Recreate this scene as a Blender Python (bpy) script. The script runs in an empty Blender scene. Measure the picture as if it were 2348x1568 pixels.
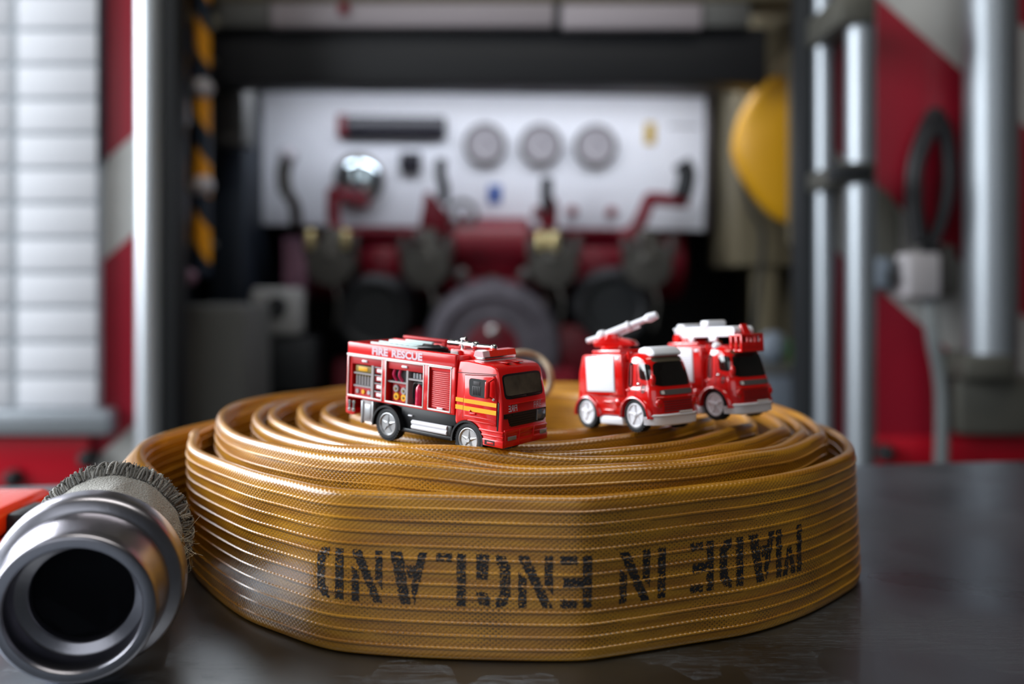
import bpy, bmesh, math, random
from mathutils import Matrix, Vector, Euler, noise
random.seed(7)
COL = bpy.context.scene.collection
F = 2030.0; CX = 1174.0; CY = 650.0          # focal length and principal point, in pixels of the 2348x1568 frame
TZ = 0.90; CZ = 1.07                         # height of the table top and of the lens
PI = math.pi

def P(px, py, Y):
    return Vector(((px-CX)*Y/F, Y, CZ-(py-CY)*Y/F))

# ------------------------------------------------------------------ materials
def lin(c):
    return tuple(((v/255)/12.92 if v/255 <= .04045 else (((v/255)+.055)/1.055)**2.4) for v in c)

def mat(name, rgb, rough=.5, metal=0., coat=0., spec=.5, noise_amt=0., noise_scale=50., bump=0., bump_scale=200., emit=None, trans=0., ior=1.45, alpha=1., sheen=0.):
    m = bpy.data.materials.new(name); m.use_nodes = True
    nt = m.node_tree; b = nt.nodes['Principled BSDF']
    c = lin(rgb)
    b.inputs['Base Color'].default_value = (*c, 1)
    b.inputs['Roughness'].default_value = rough
    b.inputs['Metallic'].default_value = metal
    b.inputs['Coat Weight'].default_value = coat
    b.inputs['Coat Roughness'].default_value = .08
    b.inputs['Specular IOR Level'].default_value = spec
    b.inputs['Transmission Weight'].default_value = trans
    b.inputs['IOR'].default_value = ior
    b.inputs['Alpha'].default_value = alpha
    b.inputs['Sheen Weight'].default_value = sheen
    tc = nt.nodes.new('ShaderNodeTexCoord')
    if noise_amt > 0:
        n = nt.nodes.new('ShaderNodeTexNoise'); n.inputs['Scale'].default_value = noise_scale; n.inputs['Detail'].default_value = 4
        nt.links.new(tc.outputs['Object'], n.inputs['Vector'])
        mx = nt.nodes.new('ShaderNodeMix'); mx.data_type = 'RGBA'
        mx.inputs['A'].default_value = (*[v*(1-noise_amt) for v in c], 1)
        mx.inputs['B'].default_value = (*[min(1, v*(1+noise_amt)) for v in c], 1)
        nt.links.new(n.outputs['Fac'], mx.inputs['Factor'])
        nt.links.new(mx.outputs['Result'], b.inputs['Base Color'])
    if bump > 0:
        n = nt.nodes.new('ShaderNodeTexNoise'); n.inputs['Scale'].default_value = bump_scale; n.inputs['Detail'].default_value = 3
        nt.links.new(tc.outputs['Object'], n.inputs['Vector'])
        bp = nt.nodes.new('ShaderNodeBump'); bp.inputs['Strength'].default_value = 1; bp.inputs['Distance'].default_value = bump
        nt.links.new(n.outputs['Fac'], bp.inputs['Height']); nt.links.new(bp.outputs['Normal'], b.inputs['Normal'])
    if emit:
        b.inputs['Emission Color'].default_value = (*lin(emit[0]), 1); b.inputs['Emission Strength'].default_value = emit[1]
    return m

def nd(nt, typ, **kw):
    n = nt.nodes.new(typ)
    for k, v in kw.items(): setattr(n, k, v)
    return n
def mth(nt, op, a, b=None, c=None):
    n = nt.nodes.new('ShaderNodeMath'); n.operation = op
    for i, v in enumerate((a, b, c)):
        if v is None: continue
        if hasattr(v, 'is_linked'): nt.links.new(v, n.inputs[i])
        else: n.inputs[i].default_value = v
    return n.outputs[0]

HH = .075
def hose_material(name, ink=False):
    m = bpy.data.materials.new(name); m.use_nodes = True
    nt = m.node_tree; b = nt.nodes['Principled BSDF']; L = nt.links.new
    uv = nd(nt, 'ShaderNodeUVMap'); uv.uv_map = 'UVMap'
    sp = nd(nt, 'ShaderNodeSeparateXYZ'); L(uv.outputs[0], sp.inputs[0])
    k = 2*PI/.0021
    su = mth(nt, 'SINE', mth(nt, 'MULTIPLY', sp.outputs[0], k*.8))
    sv = mth(nt, 'SINE', mth(nt, 'MULTIPLY', sp.outputs[1], k))
    pr = mth(nt, 'MULTIPLY', su, sv)                                  # staggered weave dimples
    n1 = nd(nt, 'ShaderNodeTexNoise'); n1.inputs['Scale'].default_value = 28; n1.inputs['Detail'].default_value = 5
    L(uv.outputs[0], n1.inputs['Vector'])
    n2 = nd(nt, 'ShaderNodeTexNoise'); n2.inputs['Scale'].default_value = 900; n2.inputs['Detail'].default_value = 2
    L(uv.outputs[0], n2.inputs['Vector'])
    mpn = nd(nt, 'ShaderNodeMapping'); mpn.inputs['Scale'].default_value = (5, 60, 1)
    L(uv.outputs[0], mpn.inputs[0])
    n3 = nd(nt, 'ShaderNodeTexNoise'); n3.inputs['Scale'].default_value = 4; n3.inputs['Detail'].default_value = 6
    L(mpn.outputs[0], n3.inputs['Vector'])
    # dots of grime sitting in the weave, in patches
    dots = mth(nt, 'GREATER_THAN', mth(nt, 'MULTIPLY', pr, -1), mth(nt, 'SUBTRACT', 2.33, mth(nt, 'ADD', mth(nt, 'MULTIPLY', n1.outputs[0], 2.2), mth(nt, 'MULTIPLY', n2.outputs[0], .9))))
    dots = mth(nt, 'MULTIPLY', dots, mth(nt, 'MULTIPLY', mth(nt, 'LESS_THAN', sp.outputs[1], HH-.007), mth(nt, 'GREATER_THAN', sp.outputs[1], .006)))
    if ink: ca, cb = (22, 22, 28), (48, 40, 34)
    else: ca, cb = (192, 134, 30), (162, 106, 24)
    base = nd(nt, 'ShaderNodeMix', data_type='RGBA'); base.inputs['A'].default_value = (*lin(ca), 1); base.inputs['B'].default_value = (*lin(cb), 1)
    rr = nd(nt, 'ShaderNodeMapRange'); rr.inputs[1].default_value = .38; rr.inputs[2].default_value = .62
    L(n3.outputs[0], rr.inputs[0]); L(rr.outputs[0], base.inputs['Factor'])
    d = nd(nt, 'ShaderNodeMix', data_type='RGBA'); L(base.outputs['Result'], d.inputs['A'])
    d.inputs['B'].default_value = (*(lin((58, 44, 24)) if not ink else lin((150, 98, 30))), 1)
    if ink:
        rub = mth(nt, 'GREATER_THAN', n2.outputs[0], .68); L(rub, d.inputs['Factor'])
    else:
        # broken dark lines along the lower edge of the ribs
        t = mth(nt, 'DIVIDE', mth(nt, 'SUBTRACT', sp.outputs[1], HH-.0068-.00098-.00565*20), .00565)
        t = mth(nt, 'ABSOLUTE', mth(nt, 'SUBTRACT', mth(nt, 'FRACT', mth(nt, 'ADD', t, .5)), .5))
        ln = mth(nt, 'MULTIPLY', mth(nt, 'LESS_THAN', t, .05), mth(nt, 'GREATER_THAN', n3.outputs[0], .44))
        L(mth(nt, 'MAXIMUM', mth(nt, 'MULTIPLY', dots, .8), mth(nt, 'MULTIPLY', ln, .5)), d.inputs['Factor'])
    L(d.outputs['Result'], b.inputs['Base Color'])
    bp = nd(nt, 'ShaderNodeBump'); bp.inputs['Distance'].default_value = .00011; bp.inputs['Strength'].default_value = .8
    hh = mth(nt, 'ADD', pr, mth(nt, 'MULTIPLY', n2.outputs[0], .4))
    L(hh, bp.inputs['Height']); L(bp.outputs[0], b.inputs['Normal'])
    b.inputs['Roughness'].default_value = .30 if not ink else .5
    b.inputs['Specular IOR Level'].default_value = .5
    b.inputs['Coat Weight'].default_value = .9 if not ink else .1
    b.inputs['Coat Roughness'].default_value = .2
    return m

def steel_table_material():
    m = bpy.data.materials.new('worn steel sheet'); m.use_nodes = True
    nt = m.node_tree; b = nt.nodes['Principled BSDF']; L = nt.links.new
    tc = nd(nt, 'ShaderNodeTexCoord')
    b.inputs['Metallic'].default_value = 1
    n = nd(nt, 'ShaderNodeTexNoise'); n.inputs['Scale'].default_value = 9; n.inputs['Detail'].default_value = 7; n.inputs['Distortion'].default_value = .6
    L(tc.outputs['Object'], n.inputs['Vector'])
    r = nd(nt, 'ShaderNodeMapRange'); r.inputs[1].default_value = .3; r.inputs[2].default_value = .7; r.inputs[3].default_value = .27; r.inputs[4].default_value = .42
    L(n.outputs[0], r.inputs[0])
    # hairline scratches in several directions
    acc = None
    for ang, sc, th in ((.3, 14, .035), (-.9, 11, .03), (1.25, 17, .03), (2.2, 9, .025)):
        mp = nd(nt, 'ShaderNodeMapping'); mp.inputs['Rotation'].default_value = (0, 0, ang); mp.inputs['Scale'].default_value = (3, 40, 1)
        L(tc.outputs['Object'], mp.inputs[0])
        v = nd(nt, 'ShaderNodeTexNoise'); v.inputs['Scale'].default_value = sc*.5; v.inputs['Detail'].default_value = 3; v.inputs['Distortion'].default_value = .3
        L(mp.outputs[0], v.inputs['Vector'])
        s = mth(nt, 'LESS_THAN', mth(nt, 'ABSOLUTE', mth(nt, 'SUBTRACT', v.outputs[0], .5)), th*.12)
        acc = s if acc is None else mth(nt, 'MAXIMUM', acc, s)
    nmask = nd(nt, 'ShaderNodeTexNoise'); nmask.inputs['Scale'].default_value = 14
    L(tc.outputs['Object'], nmask.inputs['Vector'])
    acc = mth(nt, 'MULTIPLY', acc, mth(nt, 'GREATER_THAN', nmask.outputs[0], .52))
    L(mth(nt, 'ADD', r.outputs[0], mth(nt, 'MULTIPLY', acc, .18)), b.inputs['Roughness'])
    mx = nd(nt, 'ShaderNodeMix', data_type='RGBA'); mx.inputs['A'].default_value = (.13, .15, .17, 1); mx.inputs['B'].default_value = (.30, .33, .36, 1)
    L(n.outputs[0], mx.inputs['Factor']); L(mx.outputs['Result'], b.inputs['Base Color'])
    mb2 = nd(nt, 'ShaderNodeMapping'); mb2.inputs['Scale'].default_value = (260, 5, 1); mb2.inputs['Rotation'].default_value = (0, 0, .25)
    L(tc.outputs['Object'], mb2.inputs[0])
    nb = nd(nt, 'ShaderNodeTexNoise'); nb.inputs['Scale'].default_value = 2.5; nb.inputs['Detail'].default_value = 4
    L(mb2.outputs[0], nb.inputs['Vector'])
    acc = mth(nt, 'ADD', acc, mth(nt, 'MULTIPLY', nb.outputs[0], .35))
    bp = nd(nt, 'ShaderNodeBump'); bp.inputs['Distance'].default_value = .00012; bp.inputs['Strength'].default_value = .6
    L(mth(nt, 'ADD', acc, mth(nt, 'MULTIPLY', n.outputs[0], 1.5)), bp.inputs['Height']); L(bp.outputs[0], b.inputs['Normal'])
    return m

def chevron_material(name, sign, phase):
    """red and grey reflective diagonal bands, in object space of the panel (x right, z up, metres)"""
    m = bpy.data.materials.new(name); m.use_nodes = True
    nt = m.node_tree; b = nt.nodes['Principled BSDF']; L = nt.links.new
    tc = nd(nt, 'ShaderNodeTexCoord'); sp = nd(nt, 'ShaderNodeSeparateXYZ'); L(tc.outputs['Object'], sp.inputs[0])
    t = mth(nt, 'SUBTRACT', sp.outputs[2], mth(nt, 'MULTIPLY', sp.outputs[0], sign*.88))
    t = mth(nt, 'FRACT', mth(nt, 'DIVIDE', mth(nt, 'ADD', t, phase), .524))
    st = mth(nt, 'LESS_THAN', t, .34)
    mx = nd(nt, 'ShaderNodeMix', data_type='RGBA'); mx.inputs['A'].default_value = (*lin((138, 12, 34)), 1); mx.inputs['B'].default_value = (*lin((172, 171, 168)), 1)
    L(st, mx.inputs['Factor']); L(mx.outputs['Result'], b.inputs['Base Color'])
    b.inputs['Roughness'].default_value = .35
    return m

def hazard_material(name, sc, ph):
    m = bpy.data.materials.new(name); m.use_nodes = True
    nt = m.node_tree; b = nt.nodes['Principled BSDF']; L = nt.links.new
    tc = nd(nt, 'ShaderNodeTexCoord'); sp = nd(nt, 'ShaderNodeSeparateXYZ'); L(tc.outputs['Object'], sp.inputs[0])
    t = mth(nt, 'ADD', mth(nt, 'DIVIDE', sp.outputs[2], sc), mth(nt, 'MULTIPLY', sp.outputs[0], 12))
    st = mth(nt, 'LESS_THAN', mth(nt, 'FRACT', mth(nt, 'ADD', t, ph)), .52)
    mx = nd(nt, 'ShaderNodeMix', data_type='RGBA'); mx.inputs['A'].default_value = (*lin((26, 38, 54)), 1); mx.inputs['B'].default_value = (*lin((236, 160, 22)), 1)
    L(st, mx.inputs['Factor']); L(mx.outputs['Result'], b.inputs['Base Color'])
    b.inputs['Roughness'].default_value = .3
    return m

M = dict(
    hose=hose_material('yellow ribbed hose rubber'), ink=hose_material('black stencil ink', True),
    table=steel_table_material(),
    alu=mat('worn turned aluminium', (176, 174, 182), .30, 1, noise_amt=.12, noise_scale=60, bump=.00003, bump_scale=500),
    bore=mat('painted bore shade', (16, 17, 24), .6, .0, spec=.2),
    knit=mat('grey knitted binding', (168, 166, 160), .95, noise_amt=.45, noise_scale=1100, bump=.0016, bump_scale=1100, sheen=.3),
    fuzz=mat('frayed grey yarn', (112, 110, 106), .95, noise_amt=.3, noise_scale=500),
    thread=mat('pale thread', (200, 190, 165), .8),
    red=mat('gloss red toy paint', (222, 18, 16), .28, coat=.7, noise_amt=.04),
    red2=mat('gloss scarlet toy paint', (214, 18, 12), .18, coat=1.),
    redin=mat('dull red plastic', (188, 30, 34), .45),
    silverline=mat('silver printed line', (238, 232, 228), .35, .2),
    white=mat('white toy plastic', (236, 238, 244), .35, coat=.3),
    pink=mat('pale lilac lettering', (226, 204, 216), .5),
    black=mat('black toy plastic', (18, 20, 22), .38),
    seam=mat('dark seam', (40, 6, 8), .6),
    tyre=mat('tyre rubber', (26, 30, 34), .6),
    chrome=mat('bright silver', (214, 214, 212), .2, 1),
    silverp=mat('silver paint', (168, 170, 172), .36, .6),
    glass=mat('smoked toy glass', (24, 20, 18), .05, coat=1., spec=.8),
    clear=mat('clear window plastic', (120, 112, 104), .06, trans=.9, ior=1.2),
    lensr=mat('clear red lens', (255, 62, 40), .2, trans=.0, coat=.6),
    lensc=mat('clear pinkish lens', (250, 215, 220), .08, trans=.2, coat=.6),
    yellow=mat('yellow sticker', (242, 176, 14), .4),
    mint=mat('pale mint plastic', (206, 226, 226), .45),
    greyp=mat('grey toy plastic', (158, 152, 152), .5, .1),
    dgrey=mat('dark grey recess', (66, 64, 66), .6),
    brassy=mat('olive moulded plastic', (140, 118, 50), .5),
    # background
    shutter=mat('pale painted aluminium shutter', (198, 200, 206), .7, 0., noise_amt=.04, noise_scale=3),
    shutgap=mat('shutter joint', (156, 164, 172), .7),
    rubber=mat('black rubber edging', (24, 27, 30), .6),
    brush=mat('brushed aluminium', (160, 166, 172), .42, .8, noise_amt=.06, noise_scale=10),
    sockm=mat('light grey socket plastic', (150, 150, 150), .5), dark=mat('dark painted locker lining', (27, 28, 31), .55, noise_amt=.2, noise_scale=5),
    navy=mat('dark blue grey lining', (30, 38, 48), .5),
    olive=mat('olive beige lining', (104, 96, 76), .6, noise_amt=.15, noise_scale=4),
    greyl=mat('grey lining', (86, 86, 84), .6, noise_amt=.15, noise_scale=6),
    panel=mat('white pump panel', (232, 234, 240), .35, noise_amt=.03, noise_scale=3),
    gface=mat('gauge face grey', (158, 154, 158), .4),
    grim=mat('gauge rim', (78, 72, 70), .4, .4),
    mirror=mat('polished convex cover', (220, 235, 240), .08, 1),
    blue=mat('blue label', (30, 74, 150), .5), yel=mat('yellow label', (186, 152, 10), .5),
    disp=mat('black display', (26, 24, 34), .25), redp=mat('red pump paint', (110, 11, 30), .35),
    redband=mat('red body paint', (178, 14, 34), .3),
    cap=mat('weathered dark metal cap', (78, 76, 72), .5, .5), brass=mat('pale brass', (222, 204, 150), .3, .9),
    darkred=mat('dull wine metal', (96, 20, 34), .5), yelld=mat('yellow plastic', (206, 150, 8), .5, noise_amt=.08, noise_scale=12),
    beige=mat('beige webbing', (150, 136, 112), .8), crate=mat('grey plastic crate', (112, 122, 134), .5),
    green=mat('green plastic', (58, 140, 34), .5), cable=mat('black cable', (26, 26, 30), .5), cableg=mat('grey cable', (116, 122, 124), .5),
    boxw=mat('pale grey plastic box', (186, 182, 186), .5), orange=mat('orange lens', (255, 64, 12), .25, coat=.6),
    cord=mat('cream cord', (176, 160, 138), .9), brushl=mat('bright brushed aluminium', (214, 220, 226), .38, .7), lip=mat('pinkish label strip', (158, 150, 155), .5),
    bracket=mat('weathered steel bracket', (94, 93, 86), .5, .4), mauve=mat('mauve painted post', (122, 86, 104), .5),
    floor=mat('grey garage floor', (96, 96, 94), .5, noise_amt=.15, noise_scale=2),
    lamp=mat('locker lamp diffuser', (255, 255, 255), .5, emit=((236, 242, 255), 9.)),
    chl=chevron_material('chevron rising right', 1, 0.0), chr_=chevron_material('chevron falling right', -1, 0.0),
)

# ------------------------------------------------------------------ mesh builder
class MB:
    def __init__(s, scale=1.0, mtx=None):
        s.v = []; s.f = []; s.m = []; s.mats = []; s.cur = 0; s.sc = scale; s.mtx = mtx or Matrix.Identity(4)
    def use(s, key):
        mm = M[key] if isinstance(key, str) else key
        if mm not in s.mats: s.mats.append(mm)
        s.cur = s.mats.index(mm); return s
    def raw(s, vs, fs, loc=None):
        o = len(s.v)
        T = s.mtx if loc is None else s.mtx @ loc
        for p in vs: s.v.append(T @ Vector(p))
        for f in fs: s.f.append([o+i for i in f]); s.m.append(s.cur)
        return s
    def bm(s, b, loc=None):
        b.verts.index_update(); vs = [v.co.copy() for v in b.verts]; fs = [[v.index for v in f.verts] for f in b.faces]; b.free()
        return s.raw(vs, fs, loc)
    def box(s, c, d, r=0, seg=2, rot=None):
        b = bmesh.new(); bmesh.ops.create_cube(b, size=1)
        for v in b.verts: v.co = Vector((v.co.x*d[0], v.co.y*d[1], v.co.z*d[2]))
        if r > 0: bmesh.ops.bevel(b, geom=b.edges[:], offset=min(r, min(d)*.49), segments=seg, profile=.5, affect='EDGES')
        T = Matrix.Translation(Vector(c))
        if rot is not None: T = T @ Euler(rot).to_matrix().to_4x4()
        return s.bm(b, T)
    def bx(s, x0, x1, y0, y1, z0, z1, r=0, seg=2):
        return s.box(((x0+x1)/2, (y0+y1)/2, (z0+z1)/2), (abs(x1-x0), abs(y1-y0), abs(z1-z0)), r, seg)
    def prism(s, poly, y0, y1, r=0, seg=2, taper=None):
        """polygon in (x,z) extruded along y"""
        b = bmesh.new(); n = len(poly)
        A = [b.verts.new((p[0], y0, p[1])) for p in poly]; B = [b.verts.new((p[0], y1, p[1])) for p in poly]
        if taper:
            for i, p in enumerate(poly):
                k = taper(p[0], p[1]); A[i].co.y *= k; B[i].co.y *= k
        b.faces.new(A); b.faces.new(B[::-1])
        for i in range(n): b.faces.new([A[(i+1) % n], A[i], B[i], B[(i+1) % n]])
        bmesh.ops.recalc_face_normals(b, faces=b.faces[:])
        if r > 0: bmesh.ops.bevel(b, geom=[e for e in b.edges if e.calc_face_angle(0) > .5], offset=r, segments=seg, profile=.5, affect='EDGES', clamp_overlap=True)
        return s.bm(b)
    def lathe(s, prof, n=32, loc=None, close=False):
        """profile (r, a) turned about local Z, a along Z"""
        vs = []; fs = []; k = len(prof)
        for r, a in prof:
            for j in range(n):
                t = 2*PI*j/n; vs.append((r*math.cos(t), r*math.sin(t), a))
        for i in range(k if close else k-1):
            i2 = (i+1) % k
            for j in range(n): fs.append([i*n+j, i*n+(j+1) % n, i2*n+(j+1) % n, i2*n+j])
        if not close:
            if prof[0][0] > 1e-6: fs.append([j for j in range(n)][::-1])
            if prof[-1][0] > 1e-6: fs.append([(k-1)*n+j for j in range(n)])
        return s.raw(vs, fs, loc)
    def cyl(s, p0, p1, r0, r1=None, n=16):
        p0 = Vector(p0); p1 = Vector(p1); d = p1-p0; r1 = r0 if r1 is None else r1
        T = Matrix.Translation(p0) @ d.to_track_quat('Z', 'Y').to_matrix().to_4x4(); L_ = d.length
        c = min(r0, r1)*.12
        return s.lathe([(max(r0-c, 1e-7), 0), (r0, c), (r1, L_-c), (max(r1-c, 1e-7), L_)], n, T)
    def ball(s, c, r, n=14, sc=(1, 1, 1)):
        b = bmesh.new(); bmesh.ops.create_uvsphere(b, u_segments=n*2, v_segments=n, radius=1)
        for v in b.verts: v.co = Vector((v.co.x*r*sc[0], v.co.y*r*sc[1], v.co.z*r*sc[2]))
        return s.bm(b, Matrix.Translation(Vector(c)))
    def tube(s, pts, r, n=8, cyc=False, sub=6, rf=None):
        pts = [Vector(p) for p in pts]
        if sub > 1 and len(pts) > 2:
            q = []; N = len(pts); rng = N if cyc else N-1
            for i in range(rng):
                a = pts[(i-1) % N] if (cyc or i > 0) else pts[i]*2-pts[i+1]
                b_ = pts[i]; c = pts[(i+1) % N]; d = pts[(i+2) % N] if (cyc or i+2 < N) else c*2-b_
                for k in range(sub):
                    t = k/sub
                    q.append(.5*((2*b_)+(c-a)*t+(2*a-5*b_+4*c-d)*t*t+(3*b_-a-3*c+d)*t**3))
            if not cyc: q.append(pts[-1])
            pts = q
        N = len(pts); vs = []; fs = []; up = Vector((0, 0, 1)); pn = None
        for i, p in enumerate(pts):
            t = (pts[(i+1) % N]-pts[i-1]) if (cyc or 0 < i < N-1) else (pts[1]-pts[0] if i == 0 else pts[-1]-pts[-2])
            t.normalize()
            if pn is None: pn = t.cross(up) if abs(t.dot(up)) < .95 else t.cross(Vector((1, 0, 0)))
            pn = (pn-t*pn.dot(t)).normalized(); bn = t.cross(pn)
            rr = r*(rf(i/(N-1)) if rf else 1)
            for j in range(n):
                a = 2*PI*j/n; vs.append(p+pn*rr*math.cos(a)+bn*rr*math.sin(a))
        for i in range(N if cyc else N-1):
            i2 = (i+1) % N
            for j in range(n): fs.append([i*n+j, i*n+(j+1) % n, i2*n+(j+1) % n, i2*n+j])
        if not cyc: fs.append(list(range(n))[::-1]); fs.append([(N-1)*n+j for j in range(n)])
        return s.raw(vs, fs)
    def ring(s, c, axis, R, r, n=40, m=10, flat=1):
        T = Matrix.Translation(Vector(c)) @ Vector(axis).to_track_quat('Z', 'Y').to_matrix().to_4x4()
        return s.lathe([(R+r*math.cos(2*PI*k/m), flat*r*math.sin(2*PI*k/m)) for k in range(m)], n, T, close=True)
    def patch(s, fn, rings=5, n=32, e=6):
        """rounded rectangle patch; fn maps (s,t) in [-1,1]^2 to a point"""
        vs = [fn(0, 0)]; fs = []
        for k in range(1, rings+1):
            for j in range(n):
                a = 2*PI*j/n; c, si = math.cos(a), math.sin(a)
                q = (abs(c)**e+abs(si)**e)**(-1/e)
                vs.append(fn(c*q*k/rings, si*q*k/rings))
        for j in range(n): fs.append([0, 1+j, 1+(j+1) % n])
        for k in range(1, rings):
            for j in range(n):
                a = 1+(k-1)*n; b_ = 1+k*n
                fs.append([a+j, b_+j, b_+(j+1) % n, a+(j+1) % n])
        return s.raw(vs, fs)
    def text(s, body, x0, x1, z0, z1, fn, bold=.0, mirror=False):
        cu = bpy.data.curves.new('t', 'FONT'); cu.body = body; cu.offset = bold; cu.resolution_u = 3
        ob = bpy.data.objects.new('t', cu); COL.objects.link(ob)
        bpy.context.view_layer.update()
        dg = bpy.context.evaluated_depsgraph_get(); me = ob.evaluated_get(dg).to_mesh()
        vs = [v.co.copy() for v in me.vertices]; fs = [list(p.vertices) for p in me.polygons]
        ob.evaluated_get(dg).to_mesh_clear(); bpy.data.objects.remove(ob); bpy.data.curves.remove(cu)
        ax = min(v.x for v in vs); bx_ = max(v.x for v in vs); az = min(v.y for v in vs); bz = max(v.y for v in vs)
        out = []
        for v in vs:
            tx = (v.x-ax)/(bx_-ax); tz = (v.y-az)/(bz-az)
            if mirror: tx = 1-tx
            out.append(fn(x0+(x1-x0)*tx, z0+(z1-z0)*tz))
        return s.raw(out, fs)
    def build(s, name, parent=None, smooth=35, **tags):
        me = bpy.data.meshes.new(name)
        me.from_pydata([v*s.sc for v in s.v], [], s.f)
        for mm in s.mats: me.materials.append(mm)
        me.polygons.foreach_set('material_index', s.m)
        b = bmesh.new(); b.from_mesh(me); bmesh.ops.recalc_face_normals(b, faces=b.faces[:]); b.to_mesh(me); b.free()
        if smooth:
            me.polygons.foreach_set('use_smooth', [True]*len(me.polygons)); me.set_sharp_from_angle(angle=math.radians(smooth))
        o = bpy.data.objects.new(name, me); COL.objects.link(o)
        if parent: o.parent = parent
        for k, v in tags.items(): o[k] = v
        return o
    def build_at(s, name, origin, parent=None, smooth=35, **tags):
        """same, with the object's origin at a place in the world"""
        origin = Vector(origin); s.v = [v-origin for v in s.v]
        o = s.build(name, parent, smooth, **tags); w_ = Vector((0, 0, 0)); p_ = parent
        while p_: w_ += Vector(p_.location); p_ = p_.parent
        o.location = origin-w_
        return o

def empty(name, loc, label, cat, group=None, rot=None):
    o = bpy.data.objects.new(name, None); COL.objects.link(o); o.location = loc; o.empty_display_size = .02
    o['label'] = label; o['category'] = cat
    if group: o['group'] = group
    if rot is not None: o.rotation_euler = rot
    return o

# ------------------------------------------------------------------ camera
cam = bpy.data.cameras.new('camera'); co = bpy.data.objects.new('camera', cam); COL.objects.link(co)
co.location = (0, 0, CZ); co.rotation_euler = (PI/2, 0, 0)
cam.sensor_width = 36; cam.lens = F/2348*36; cam.shift_y = -(784-CY)/2348; cam.clip_start = .02
cam.dof.use_dof = True; cam.dof.focus_distance = .43; cam.dof.aperture_fstop = 3.3
bpy.context.scene.camera = co

# ------------------------------------------------------------------ table
def steel_table():
    t = empty('steel_table', (0, .1, 0), 'scratched dark stainless steel table carrying the yellow hose coil', 'table')
    m = MB().use('table')
    YL = lambda x: .742+(x+.43)*.118
    x0, x1, yb = -.62, 1.0, -.5
    b = bmesh.new()
    pts = [(x0, yb), (x1, yb), (x1, YL(x1)), (x0, YL(x0))]
    A = [b.verts.new((p[0], p[1], TZ)) for p in pts]; B = [b.verts.new((p[0], p[1], TZ-.035)) for p in pts]
    b.faces.new(A); b.faces.new(B[::-1])
    for i in range(4): b.faces.new([A[(i+1) % 4], A[i], B[i], B[(i+1) % 4]])
    bmesh.ops.bevel(b, geom=b.edges[:], offset=.0025, segments=2, affect='EDGES')
    m.bm(b); m.build_at('table_top', (0, .1, TZ), t)
    for x, y in ((x0+.06, yb+.06), (x1-.06, yb+.06), (x1-.06, YL(x1)-.06), (x0+.06, YL(x0)-.06)):
        l = MB().use('brush'); l.bx(x-.02, x+.02, y-.02, y+.02, .012, TZ-.034, .003); l.cyl((x, y, 0), (x, y, .014), .028, n=20)
        l.build('leg', t)
steel_table()

# ------------------------------------------------------------------ hose coil
HH = .075; TH = .0064
outer = [(-.2155, .500), (-.2245, .54), (-.221, .58), (-.2086, .62), (-.186, .67), (-.13, .737), (-.06, .778), (.0, .789), (.07, .783), (.14, .738), (.186, .675), (.2065, .615), (.2105, .575), (.2065, .535),
         (.1955, .502), (.1774, .4780), (.150, .4505), (.1178, .4285), (.0873, .4155), (.0443, .3982), (.0225, .3945), (-.0343, .3990), (-.072, .4045), (-.0901, .4115), (-.1107, .4270), (-.1355, .4480), (-.166, .4840), (-.1870, .5140), (-.1980, .545), (-.2010, .575)]
CEN = Vector((0, .612))
LR = [.196, .1955, .173, .1660, .1488, .128, .112]           # left radius at turns 2..
BR = [.167, .158, .150, .140, .127, .110]
RR = [.2005, .1915, .179, .160, .134, .104]
FR = [.2080, .2000, .1870, .1690, .1420, .106]
seq = []   # (angle from left going over the back, radius)
rad = [LR[0]]
for i in range(6): rad += [BR[i], RR[i], FR[i], LR[i+1] if i+1 < len(LR) else .11]
def cr(a, b, c, d, t): return .5*((2*b)+(c-a)*t+(2*a-5*b+4*c-d)*t*t+(3*b-a-3*c+d)*t**3)
def rad_at(q):
    i = min(int(q), len(rad)-2); t = q-i
    a = rad[max(i-1, 0)]; b = rad[i]; c = rad[i+1]; d = rad[min(i+2, len(rad)-1)]
    # blend of smooth and catmull keeps the wraps from crossing
    return cr(a, b, c, d, t) if i > 0 else b+(c-b)*t
ctrl = [Vector((-.1935, .432)), Vector((-.197, .452)), Vector((-.205, .475))]+[Vector(p) for p in outer]
q = .30
while q <= len(rad)-1:
    a = PI-q*PI/2; r = rad_at(q)
    k4 = int(q)//4; fr4 = q-4*k4-3
    if fr4 > 0: r -= (.009, .011, .014, .014, .006, 0, 0)[k4]*math.sin(PI*fr4)
    r += .0006*math.sin(q*2.3+q*q*.4)
    ctrl.append(CEN+Vector((r*math.cos(a), r*math.sin(a)))); q += .25
path = []
for i in range(len(ctrl)-1):
    a = ctrl[i-1] if i else ctrl[0]*2-ctrl[1]; b = ctrl[i]; c = ctrl[i+1]; d = ctrl[i+2] if i+2 < len(ctrl) else c*2-b
    n = max(2, int((c-b).length/.0005))
    for k in range(n):
        path.append((cr(a.x, b.x, c.x, d.x, k/n), cr(a.y, b.y, c.y, d.y, k/n)))
path.append(tuple(ctrl[-1]))
# resample by arc length
S = [0.]
for i in range(1, len(path)): S.append(S[-1]+math.hypot(path[i][0]-path[i-1][0], path[i][1]-path[i-1][1]))
def resample(step):
    out = []; i = 0; s = 0.
    while s < S[-1]:
        while S[i+1] < s: i += 1
        t = (s-S[i])/max(S[i+1]-S[i], 1e-9)
        out.append((s, path[i][0]+(path[i+1][0]-path[i][0])*t, path[i][1]+(path[i+1][1]-path[i][1])*t)); s += step
    return out
RS = resample(.0028)
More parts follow.
